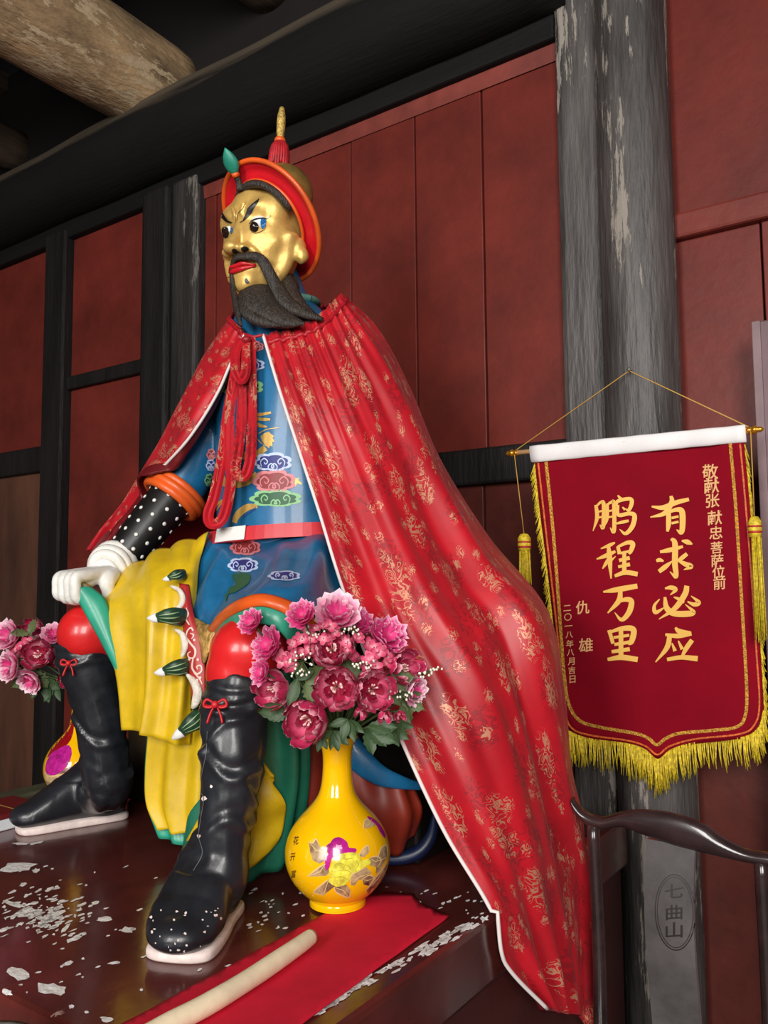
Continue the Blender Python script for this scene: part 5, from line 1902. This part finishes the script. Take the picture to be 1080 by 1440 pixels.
for (x, y, d, w, h, n, lb) in [(430, 902, 1.625, 46, 36, 12, 'pink hydrangea florets between the top carnation and the half covered peony'),
                               (500, 905, 1.63, 46, 40, 13, 'pink hydrangea florets under the pale topmost bloom, on the cape side'),
                               (527, 925, 1.62, 44, 44, 13, 'pink hydrangea florets above the second peony, below the large carnation'),
                               (404, 925, 1.62, 36, 32, 9, 'few pink hydrangea florets beside the carnations at the red knee'),
                               (457, 887, 1.605, 36, 26, 8, 'sparse pink hydrangea florets right behind the half covered peony')]:
    hydrangea(x, y, d, w, h, n, mouth, lb, G1 + ', hydrangeas')


def leaf_spray(px, py, dh, tips, mesh_i, mouth, label, group, sz=1.0):
    c = S(px, py, dh)
    root = empty('leaf_spray', c)
    tag(root, label, 'leaves', group)
    k = dh / FPX
    for (dx, dy, ln, dd) in tips:
        d = (CR * dx - CU * dy).normalized() + CF * dd
        d.normalize()
        side = d.cross(-CF).normalized()
        nn = side.cross(d)
        R3 = Matrix((d, side, nn)).transposed() @ Matrix.Rotation(random.uniform(-.5, .5), 3, 'X')
        child('leaf', LEAF[mesh_i], root, (0, 0, 0), R3, ln * k * sz)
    child('stem', mesh_vf('stem', tube([(0, 0, 0), (Vector(mouth) - c) * .5 + Vector((0, 0, .004)), (Vector(mouth) - c)], [.0018, .002, .002], 6, samples=8), M_stem), root)
    return root


for (x, y, d, tips, mi, lb) in [
        (404, 1003, 1.62, [(-1, -.05, 40, 0), (-1, -.5, 34, 0), (-.8, .3, 26, 0)], 1, 'pointed dark leaves sticking out across the near boot'),
        (470, 1028, 1.60, [(-.3, 1, 26, -.1), (-1, .3, 28, 0), (.2, 1, 28, -.2), (.8, .8, 28, 0)], 0, 'dark green leaves lying over the mouth of the near vase'),
        (488, 1012, 1.585, [(.5, 1, 32, -.1), (1, .6, 30, 0), (-.2, 1, 30, -.2), (-1, .4, 26, 0)], 0, 'rounded dark leaves right under the large peony'),
        (518, 1022, 1.60, [(1, .5, 44, 0), (.8, 1, 36, 0), (.1, 1, 38, -.1), (1, .1, 40, .1)], 1, 'big serrated dark leaves hanging below the second peony'),
        (545, 1018, 1.62, [(1, .6, 36, 0), (.6, 1, 34, .1), (1, .0, 36, .1)], 1, 'serrated dark leaves touching the white piping of the cape'),
        (452, 1035, 1.60, [(-.2, 1, 22, -.2), (-1, .6, 24, 0), (.5, 1, 20, -.2)], 0, 'short dark leaves beneath the drooping peony at the vase neck'),
        (418, 955, 1.61, [(-.25, 1, 40, -.1), (.4, -1, 26, 0), (1, -.6, 30, -.1)], 0, 'long narrow leaves between the boot-top peony and the large peony'),
        (430, 960, 1.62, [(1, -.5, 34, -.1), (.9, -1, 36, 0), (.3, 1, 30, 0)], 2, 'olive fern leaf beside the cream buds next to the large peony'),
        (545, 960, 1.63, [(1, .5, 40, -.1), (1, -.2, 40, 0), (.6, 1, 36, -.1)], 2, 'olive fern leaf behind the second peony on the cape side'),
        (565, 985, 1.64, [(1, .3, 34, -.1), (1, -.5, 30, 0), (.5, 1, 34, 0)], 2, 'olive fern leaf under the small bloom touching the cape'),
        (480, 935, 1.66, [(1, -.2, 40, 0), (-1, -.3, 40, 0), (0, -1, 40, 0), (.7, .5, 40, 0)], 2, 'olive fern leaf deep inside the near bouquet behind the peonies')]:
    leaf_spray(x, y, d, tips, mi, mouth, lb, G1 + (', leaves' if mi < 2 else ', ferns'))


def sprig(px, py, dh, n, w, h, mouth, label, group, lean=(0, 0)):
    c = S(px, py, dh)
    k = dh / FPX
    root = empty('gypsophila_sprig', c)
    tag(root, label, 'flower', group)
    mb, ms = MB(), MB()
    for i in range(n):
        dx, dy = random.uniform(-w, w) * .5 + lean[0] * i / n, random.uniform(-h, h) * .5 + lean[1] * i / n
        p = (CR * dx - CU * dy) * k - CF * random.uniform(.002, .012)
        mb.add(ellipsoid(p, (1.7 * k, 1.7 * k, 1.9 * k), 8, 5))
        ms.add(tube([p, p * .4 + CF * .012, CF * .02], [.0006, .0007, .0008], 5, samples=5))
    child('buds', mesh_vf('buds', (mb.v, mb.f), M_bud), root, kind='stuff')
    child('twigs', mesh_vf('twigs', (ms.v, ms.f), M_leafp), root, kind='stuff')
    child('stem', mesh_vf('stem', tube([CF * .02, Vector(mouth) - c], [.0012, .0012], 5), M_stem), root)


for (x, y, d, n, w, h, ln, lb) in [(424, 932, 1.585, 24, 30, 34, (0, 0), 'widest sprig of tiny cream buds, beside the large peony on the boot side'),
                                   (513, 934, 1.585, 16, 34, 12, (0, 0), 'sprig of tiny cream buds right above the second peony'),
                                   (445, 888, 1.60, 18, 26, 16, (0, 0), 'sprig of tiny cream buds between the top carnation and the pale topmost bloom'),
                                   (490, 886, 1.61, 18, 30, 12, (0, 0), 'sprig of tiny cream buds just below the pale topmost bloom'),
                                   (562, 975, 1.60, 14, 34, 16, (0, 0), 'sprig of tiny cream buds in front of the small bloom at the cape'),
                                   (590, 950, 1.63, 20, 10, 8, (30, -10), 'long thin sprig of cream buds sticking out over the red cape')]:
    sprig(x, y, d, n, w, h, mouth, lb, G1 + ', bud sprigs', ln)

# the second bouquet, behind the far boot
mouth2 = Vector((vbb.x, vbb.y, vbb.z + .325))
G2 = 'silk flowers in the vase behind the far boot'
d2 = proj(mouth2)[2]
for (x, y, dd, s, lk, lb) in [
        (56, 920, -.11, 40, (-.2, .2), 'largest magenta peony of the far bouquet'), (85, 924, -.04, 32, (.2, .1), 'magenta peony of the far bouquet half hidden by the red knee'),
        (46, 892, .03, 36, (-.3, .6), 'magenta peony at the top of the far bouquet'), (97, 953, -.07, 24, (.2, -.4), 'small magenta peony of the far bouquet at the top of the far boot')]:
    flower('peony', x, y, d2 + dd, s, lk, mouth2, lb, G2 + ', peonies', 'silk_peony')
for (x, y, dd, s, lk, lb) in [
        (10, 893, -.03, 44, (-.6, .5), 'upper outermost pale-tipped bloom of the far bouquet'), (12, 937, -.10, 42, (-.7, .1), 'lower outermost pale-tipped bloom of the far bouquet'),
        (42, 958, -.09, 38, (-.3, -.4), 'pale-tipped bloom hanging lowest in the far bouquet'), (75, 892, -.06, 32, (.2, .7), 'pale-tipped bloom of the far bouquet touching the red knee')]:
    flower('pale', x, y, d2 + dd, s, lk, mouth2, lb, G2 + ', pale blooms', 'silk_bloom')
hydrangea(40, 918, d2 - .04, 50, 36, 10, mouth2, 'loose cluster of pink florets in the far bouquet beside the red knee', G2 + ', hydrangeas')
for (x, y, tips, mi, lb) in [(60, 955, [(-1, .3, 34, 0), (-.5, 1, 30, 0), (.4, 1, 34, 0), (1, .5, 30, 0)], 0, 'dark leaves hanging under the far bouquet'),
                             (75, 962, [(-.4, 1, 26, 0), (.6, 1, 26, 0), (1, 0, 26, 0)], 0, 'dark leaves at the neck of the far vase'),
                             (50, 945, [(-1, .6, 36, -.1), (-.6, -.6, 30, 0), (.5, .6, 30, -.1)], 2, 'olive fern leaf among the lowest blooms of the far bouquet'),
                             (40, 890, [(-1, -.1, 24, 0), (.6, -.8, 24, 0)], 2, 'olive fern leaf at the top of the far bouquet')]:
    leaf_spray(x, y, d2 - .05, tips, mi, mouth2, lb, G2 + ', leaves')

# ------------------------------------------------------------------ carton and urn
_xs = [v.co.x for v in bootR.data.vertices if v.co.z < PT + .06] + [v.co.x for c in bootR.children if c.name.startswith('sole') for v in c.data.vertices]
cx1 = min(_xs) - .003
bx = empty('incense_carton', (-2.21, -1.26, PT))
tag(bx, 'flat white carton with a maroon lid lying at the toe of the far boot', 'carton')
box('tray', -2.30, cx1, -1.42, -1.12, PT + .0005, PT + .030, mat('white_card', (220, 226, 230), .6, var=.05), bx, bev=.003)
lid = box('lid', -2.303, cx1 + .001, -1.423, -1.117, PT + .030, PT + .044, mat('maroon_card', (112, 28, 32), .4, var=.15), bx, bev=.003)
for i in range(5):
    obj('gold_line', *box_vf(-2.28 + .004 * i, cx1 - .02 - .01 * (i % 2), -1.40 + .05 * i, -1.397 + .05 * i, PT + .0441, PT + .0445), M_goldp, lid, False)
ub = S(-28, 1490, 1.14)
urn = empty('incense_urn', (ub.x, ub.y, 0))
tag(urn, 'grey stone incense urn on a round pedestal in front of the plinth', 'urn')
M_stone = mat('grey_stone', (112, 108, 104), .7, var=.25, var_scale=20, bump=.3)
zz = ub.z
obj('pedestal', *lathe([(.001, 0), (.085, 0), (.085, .04), (.05, .07), (.045, zz - .20), (.06, zz - .14), (.001, zz - .138)], 32, (ub.x, ub.y, 0)), M_stone, urn)
obj('bowl', *lathe([(.001, zz - .14), (.045, zz - .138), (.068, zz - .09), (.072, zz - .04), (.066, zz - .018), (.074, zz), (.074, zz + .012), (.062, zz + .012), (.056, zz - .02), (.001, zz - .03)], 36, (ub.x, ub.y, 0)), M_stone, urn)

# ================================================================== BANNER
YB, ZB, SLB = -0.30, 1.96, 0.118


def PB(px, py, off=0.0):
    """point on the hanging banner's plane (its foot rests closer to the column than its rod)"""
    r = ray(px, py)
    c = YB + SLB * ZB - off
    return CAM + r * ((c - CAM.y - SLB * CAM.z) / (r.y + SLB * r.z))


banner = empty('pennant_banner', PB(895, 615))
tag(banner, 'crimson velvet pennant with gold characters and yellow fringe hanging on the column', 'banner')
M_vel = mat('crimson_velvet', (132, 2, 26), .85, var=.06, var_scale=4, spec=.15)
edge = [(750, 640), (752, 660), (759, 720), (768, 790), (777, 870), (786, 950), (792, 1008), (803, 1031), (829, 1040), (881, 1047), (906, 1055), (925, 1069), (945, 1055), (980, 1045), (1044, 1038), (1066, 1025), (1074, 995), (1071, 930), (1063, 810), (1054, 700), (1048, 640), (1046, 612)]
v2, f2 = poly_fill(edge, 12)
nB = Vector((0, -1, -SLB)).normalized()
v3 = [PB(a, b) + nB * (.004 * math.sin(a * .035 + b * .004) + .003 * math.sin(a * .018 - b * .01)) for a, b in v2]
clothb = obj('velvet', v3, f2, M_vel, banner)
bm = bmesh.new()
bm.from_mesh(clothb.data)
bmesh.ops.recalc_face_normals(bm, faces=bm.faces)
if sum(f.normal.y for f in bm.faces) > 0:
    bmesh.ops.reverse_faces(bm, faces=bm.faces)
bm.to_mesh(clothb.data)
bm.free()
md = clothb.modifiers.new('t', 'SOLIDIFY')
md.thickness, md.offset = .003, -1
bvB = bvh_of([clothb])
M_gbr = mat('gold_braid', (206, 140, 52), .45, metal=.3, var=.35, var_scale=160, bump=.6, bump_scale=220)
M_gch = mat('gold_print', (240, 190, 92), .5, metal=.1)
M_gch2 = mat('pale_gold_print', (232, 178, 120), .5)
inner = [(768, 648), (774, 705), (780, 768), (787, 860), (793, 940), (799, 986), (814, 1012), (842, 1022), (893, 1031), (912, 1038), (924, 1047), (937, 1038), (956, 1031), (1001, 1027), (1036, 1022), (1048, 1006), (1050, 965), (1043, 844), (1035, 715), (1027, 622)]
decal('braid', [('s', inner, 4.6)], bvB, M_gbr, banner, .0016)
decal('braid', [('s', [(757, 650), (765, 720), (773, 790), (782, 870), (790, 948), (796, 1004), (806, 1025), (832, 1034), (882, 1041), (908, 1049), (925, 1061), (942, 1049), (978, 1039), (1040, 1032), (1061, 1019), (1068, 990), (1064, 920), (1056, 800), (1047, 690), (1041, 624)], 2.4)],
      bvB, mat('orange_braid', (196, 96, 40), .5, var=.3, var_scale=160), banner, .0016)

CH = {
    'you': [([(515, 172), (600, 180), (700, 142), (795, 118)], [12, 34, 34, 26]), ([(660, 92), (665, 140), (612, 222), (505, 252)], [22, 36, 34, 8]), ([(642, 215), (642, 300), (634, 360)], [34, 36, 18]),
            ([(640, 215), (700, 196), (742, 208), (748, 300), (738, 366), (702, 345)], [18, 30, 42, 42, 34, 6]), ([(665, 258), (718, 246)], [18, 18]), ([(665, 298), (718, 286)], [18, 18])],
    'qiu': [([(578, 512), (660, 496), (750, 472)], [20, 34, 18]), ([(662, 412), (690, 450), (690, 600), (698, 698), (652, 660)], [20, 40, 42, 30, 5]), ([(550, 580), (575, 572), (605, 582)], [20, 28, 12]),
            ([(570, 660), (620, 622), (672, 580)], [30, 34, 8]), ([(782, 526), (740, 560), (706, 585)], [28, 30, 12]), ([(708, 572), (765, 602), (812, 622), (757, 646)], [12, 34, 34, 6]), ([(742, 428), (785, 438), (822, 454)], [12, 36, 10])],
    'bi': [([(615, 786), (660, 780), (695, 796), (655, 835)], [12, 32, 30, 6]), ([(575, 866), (536, 915), (545, 965), (610, 930)], [8, 22, 30, 8]), ([(780, 766), (765, 830), (690, 935), (570, 1016)], [36, 42, 36, 6]),
           ([(615, 850), (628, 930), (680, 972), (785, 976), (830, 962), (768, 905)], [20, 40, 42, 44, 30, 5]), ([(785, 884), (835, 906), (870, 890), (812, 842)], [10, 30, 30, 6]), ([(682, 850), (725, 868), (760, 892)], [8, 26, 16])],
    'ying': [([(692, 1080), (725, 1108), (810, 1122)], [16, 36, 26]), ([(618, 1132), (710, 1142), (815, 1126)], [20, 34, 26]), ([(652, 1140), (630, 1230), (545, 1338)], [34, 36, 8]), ([(668, 1195), (692, 1255)], [10, 28]),
             ([(716, 1178), (746, 1242)], [10, 28]), ([(820, 1172), (775, 1236), (745, 1295)], [34, 34, 18]), ([(632, 1318), (740, 1302), (862, 1312)], [26, 32, 40])],
    'peng': [([(98, 160), (106, 255), (76, 356)], [24, 28, 6]), ([(100, 172), (135, 140), (156, 156), (152, 325), (126, 308)], [14, 20, 28, 28, 5]), ([(112, 212), (148, 204)], [14, 14]), ([(108, 258), (148, 248)], [14, 14]),
             ([(184, 150), (182, 260), (160, 325)], [22, 24, 6]), ([(180, 160), (218, 138), (234, 154), (234, 355), (204, 330)], [14, 22, 28, 28, 5]), ([(190, 208), (224, 200)], [14, 14]), ([(188, 254), (224, 246)], [14, 14]),
             ([(262, 88), (292, 122)], [10, 28]), ([(252, 172), (264, 132), (350, 114), (368, 140), (346, 198), (318, 188)], [14, 26, 26, 30, 24, 6]),
             ([(264, 160), (268, 234), (350, 224), (388, 242), (372, 320), (322, 374), (276, 342)], [20, 28, 28, 34, 34, 26, 5]), ([(244, 302), (300, 288), (345, 278)], [10, 24, 18]), ([(298, 176), (318, 196)], [10, 20])],
    'cheng': [([(134, 488), (200, 462), (240, 442)], [8, 26, 12]), ([(103, 566), (180, 538), (244, 508)], [10, 32, 18]), ([(192, 460), (200, 560), (212, 712)], [20, 38, 10]), ([(198, 552), (172, 600), (148, 638)], [18, 24, 8]), ([(214, 575), (246, 545)], [18, 6]),
              ([(262, 470), (276, 528)], [24, 28]), ([(262, 474), (335, 442), (374, 452), (360, 505), (346, 528)], [18, 28, 36, 30, 14]), ([(280, 522), (350, 506)], [18, 18]), ([(272, 576), (352, 556)], [24, 28]),
              ([(266, 624), (354, 604)], [20, 28]), ([(240, 692), (320, 666), (412, 678)], [22, 34, 34]), ([(312, 515), (312, 680)], [28, 32])],
    'wan': [([(152, 812), (250, 796), (408, 768)], [12, 38, 36]), ([(282, 806), (268, 880), (186, 970)], [30, 38, 10]), ([(262, 886), (325, 868), (364, 886), (345, 965), (290, 1020), (238, 966)], [16, 34, 40, 40, 28, 5])],
    'li': [([(196, 1098), (226, 1200)], [28, 26]), ([(194, 1116), (295, 1086), (378, 1094), (366, 1180), (338, 1204)], [16, 34, 42, 38, 18]), ([(230, 1154), (348, 1136)], [20, 22]), ([(236, 1206), (350, 1188)], [22, 26]),
           ([(286, 1092), (286, 1312)], [32, 36]), ([(216, 1260), (352, 1240)], [24, 30]), ([(186, 1318), (290, 1302), (412, 1318)], [24, 38, 38])]}
for nm, st in CH.items():
    mb = MB()
    for k, (pts, w) in enumerate(st):
        decal_mb(mb, stroke_poly([(820 + a / 5.333, 680 + b / 5.333) for a, b in pts], [x / 5.333 * 1.04 for x in w], n=len(pts) * 6), bvB, .0016 + .00025 * k)
    o = mb.build('large_character', M_gch, banner)
    o['kind'] = 'stuff'
for ch, x, y, s in (('敬', 999, 663.5, 24), ('献', 1001, 683, 23), ('张', 1002.5, 704, 21), ('献', 1005.5, 728, 22), ('忠', 1007, 749, 20), ('菩', 1008, 770, 18), ('萨', 1009, 788, 19), ('位', 1010.7, 804, 19), ('前', 1012, 820, 19)):
    glyph_at(ch, x, y, s * .94, bvB, M_gch2, banner, .0016)
for ch, x, y, s in (('仇', 819.6, 854, 19), ('雄', 824, 907, 20)):
    glyph_at(ch, x, y, s, bvB, M_gch2, banner, .0016)
for i, ch in enumerate('二〇一八年八月吉日'):
    glyph_at(ch, 798 + 7.4 * i / 8, 855 + 100 * i / 8, 10.5, bvB, M_gch2, banner, .0016)

# white rod sleeve, rod, finials, cord
sl = []
for t in np.linspace(0, 1, 24):
    a, b = PB(745 + 303 * t, 627 - 30 * t, .004), PB(748 + 302 * t, 651 - 29 * t, .004)
    c = a.lerp(b, .5)
    w = (a - b).length / 2
    up_ = (a - b).normalized()
    n_ = nB
    sl.append([c + up_ * (w * math.cos(q)) * (1 + .02 * math.sin(t * 40)) + n_ * (.008 * math.sin(q) + .002 * math.sin(t * 25)) for q in [2 * math.pi * i / 14 for i in range(14)]])
obj('rod_sleeve', *loft(sl), mat('white_satin', (238, 236, 236), .5, var=.03), banner)
r0, r1 = PB(724, 637, .002), PB(1056, 605, .002)
obj('rod', *tube([r0, r1], .0075, 12), mat('pale_rod', (214, 170, 120), .5), banner)
rd = (r1 - r0).normalized()
for p, sg in ((r0, -1), (r1, 1)):
    obj('finial', *lathe([(.001, -.012), (.009, -.010), (.010, -.004), (.007, .0), (.0115, .006), (.0115, .012), (.006, .016), (.008, .021), (.004, .028), (.001, .030)], 16, p, rd * sg), mat('brass', (206, 140, 40), .25, metal=.7), banner)
nail = PY(886, 522, -0.185)
obj('cord', *tube([r0 + rd * .004 + Vector((0, 0, .008)), nail + Vector((0, -.006, 0)), r1 - rd * .004 + Vector((0, 0, .008))], .0018, 6), mat('gold_cord', (196, 152, 72), .6), banner)
nl = obj('nail', *lathe([(.001, -.004), (.006, -.003), (.006, 0), (.002, .001), (.002, .03)], 10, nail + Vector((0, -.010, .003)), (0, 1, 0)), mat('iron_nail', (120, 116, 110), .5, metal=.5), banner)

# fringe: loose yellow threads sewn round the edge
M_fr = mat('yellow_fringe', (226, 184, 44), .6, var=.25, var_scale=120)
mb = MB()
low = [(792, 1000), (797, 1024), (803, 1031), (829, 1040), (881, 1047), (906, 1055), (925, 1069), (945, 1055), (980, 1045), (1044, 1038), (1066, 1025), (1074, 1000)]
q = spline(low, 330)
for i, (a, b) in enumerate(q):
    ln = 38 + 5 * math.sin(i * .33) + random.uniform(-7, 6) + (6 if 880 < a < 965 else 0)
    j = random.uniform(-5, 5)
    dpx = (a - 925) * .01
    p0, p1, p2 = PB(a, b - 2, random.uniform(-.002, .005)), PB(a + j * .5 + 1.5, b + ln * .55, random.uniform(-.002, .012)), PB(a + j + 3 + dpx, b + ln, random.uniform(-.004, .012))
    mb.add(tube([p0, p1, p2], [.0018, .0016, .0010], 4))
fr = mb.build('bottom_fringe', M_fr, banner)
fr['kind'] = 'stuff'
for side, pts in ((-1, [(752, 652), (759, 720), (768, 790), (777, 870), (786, 950), (794, 1012)]), (1, [(1047, 625), (1054, 700), (1063, 810), (1071, 930), (1075, 1000)])):
    mb = MB()
    for i, (a, b) in enumerate(spline(pts, 170)):
        p0, p1 = PB(a, b, random.uniform(-.001, .003)), PB(a + side * random.uniform(3, 7), b + random.uniform(10, 22), random.uniform(-.002, .006))
        mb.add(tube([p0, p1], [.0017, .0010], 4))
    fr = mb.build('side_fringe', M_fr, banner)
    fr['kind'] = 'stuff'


def tassel(top, px, y0, y1, d_off, wpx):
    p = PB(px, y0, d_off)
    obj('tassel_cord', *tube([top, p], .0014, 6), MATS['gold_cord'], banner)
    h = (PB(px, y0, d_off) - PB(px + 2, y1, d_off)).length
    k = (p - CAM).length / FPX
    hd = obj('tassel_head', *lathe([(.001, .004), (wpx * .3 * k, .002), (wpx * .5 * k, -.010), (wpx * .52 * k, -.03), (wpx * .46 * k, -.048), (.001, -.05)], 16, p), M_fr, banner)
    for z in (-.022, -.036):
        obj('tassel_band', *lathe([(wpx * .50 * k, z + .003), (wpx * .56 * k, z), (wpx * .50 * k, z - .003)], 16, p), mat('tassel_band_red', (180, 40, 40), .5), hd)
    mb = MB()
    for i in range(60):
        a, r = random.uniform(0, 6.28), math.sqrt(random.random()) * wpx * .46 * k
        o_ = Vector((math.cos(a) * r, math.sin(a) * r, 0))
        mb.add(tube([p + o_ * .9 + Vector((0, 0, -.046)), p + o_ * 1.1 + Vector((0, 0, -h * random.uniform(.92, 1)))], [.0012, .0010], 4))
    s = mb.build('tassel_skirt', M_fr, banner)
    s['kind'] = 'stuff'


tassel(r0 + Vector((0, -.004, 0)), 737, 752, 824, .012, 18)
tassel(r1 + Vector((0, -.004, 0)), 1061, 728, 900, .012, 16)

# ================================================================== CHAIR
M_ch = mat('dark_rosewood', (44, 32, 32), .22, var=.25, var_scale=12, coat=.45)
YC = -0.68


def PC(px, py, y=None):
    return PY(px, py, YC if y is None else y)


cl, cr = PC(838, 1300), PC(1074, 1300)
chair = empty('rosewood_chair', ((cl.x + cr.x) / 2, YC, 0))
tag(chair, 'dark polished rosewood chair with yoke-shaped top rail and carved splat under the banner', 'chair')
rail_pts = [(806, 1127), (813, 1139), (826, 1151), (848, 1157), (876, 1152), (905, 1156), (948, 1166), (988, 1178), (1016, 1191), (1050, 1203), (1085, 1209), (1105, 1216), (1116, 1210)]
rail_h = [5.5, 7.5, 8.5, 8, 10, 16, 20, 18, 12, 8, 8, 7.5, 5]
k = (PC(950, 1166) - CAM).length / FPX
rg = []
for (a, b, h) in spline([(x, y, h) for (x, y), h in zip(rail_pts, rail_h)], 60):
    c = PC(a, b)
    rg.append([c + Vector((0, math.cos(t) * .016, math.sin(t) * h * k)) for t in [2 * math.pi * i / 16 for i in range(16)]])
obj('top_rail', *loft(rg), M_ch, chair)
zt_l, zt_r = PC(838, 1158).z, PC(1074, 1206).z
for x, zt in ((cl.x, zt_l), (cr.x, zt_r)):
    obj('back_post', *tube([(x, YC + .03, 0), (x, YC + .01, .5), (x, YC + .014, (zt + .5) / 2), (x, YC, zt)], [.016, .016, .0145, .014], 14, samples=20), M_ch, chair)
sx0, sx1 = PC(914, 1300).x, PC(982, 1300).x
rows = []
for i in range(24):
    t = i / 23
    z = .50 + (PC(950, 1186).z - .50) * t
    y = YC - .004 - .022 * math.sin(t * math.pi) + .014 * math.sin(t * 2 * math.pi)
    rows.append([Vector((x, yy, z)) for x, yy in ((sx0, y), (sx1, y), (sx1, y + .012), (sx0, y + .012))])
splat = obj('splat', *loft(rows), mat('splat_reflection_grey', (84, 80, 80), .16, var=.15, var_scale=8, coat=.7), chair, False)  # grey base colour stands in for light mirrored on the dark wood
bvS = bvh_of([splat])
M_carv = mat('carved_line', (30, 22, 22), .5)
ov = [(949.5 + 28 * math.cos(a), 1283 + 53 * math.sin(a) + 3 * math.cos(a)) for a in np.linspace(0, 2 * math.pi, 33)[:-1]]
ov2 = [(949.5 + 25 * math.cos(a), 1283 + 49.5 * math.sin(a) + 3 * math.cos(a)) for a in np.linspace(0, 2 * math.pi, 33)[:-1]]
for o_, w in ((ov, 1.5), (ov2, 1.0)):
    mb = MB()
    decal_mb(mb, stroke_poly(o_, w, n=80, closed=True), bvS, .0006)
    mb.build('carved_oval', M_carv, splat)
for ch, x, y, s in (('七', 948, 1253, 21), ('曲', 948, 1283, 21), ('山', 948, 1308, 22)):
    glyph_at(ch, x, y, s, bvS, M_carv, splat, .0006, sx=1.25)
xl, xr = cl.x - .03, cr.x + .03
box('seat', xl, xr, YC - .42, YC + .04, .46, .495, M_ch, chair, bev=.008)
for x in (xl + .03, xr - .03):
    obj('front_leg', *tube([(x, YC - .39, 0), (x, YC - .39, .47)], .017, 14), M_ch, chair)
for z in (.14, .40):
    box('stretcher', xl + .03, xr - .03, YC - .40, YC - .38, z, z + .03, M_ch, chair, bev=.004)
for x in (xl + .03, xr - .03):
    box('stretcher', x - .01, x + .01, YC - .39, YC + .02, .18, .21, M_ch, chair, bev=.004)

# ================================================================== upright board at the wall
M_mauve = chipped('mauve_board_paint', (108, 82, 88), (170, 150, 150), .5, .80, 20, (1, 1, 1), var=.1, bump=.1)
bx0 = PY(1060, 520, -.15).x
bz = PY(1064, 452, -.15).z
bd = empty('leaning_board', (bx0 + .2, -.13, 0))
tag(bd, 'tall dull mauve painted board standing against the red wall beside the banner', 'board')
box('panel', bx0, bx0 + .55, -.15, -.12, 0.0, bz, M_mauve, bd, bev=.004)
box('frame_edge', bx0, bx0 + .022, -.157, -.15, 0.0, bz, mat('mauve_edge', (126, 100, 104), .5, var=.1), bd, bev=.002)
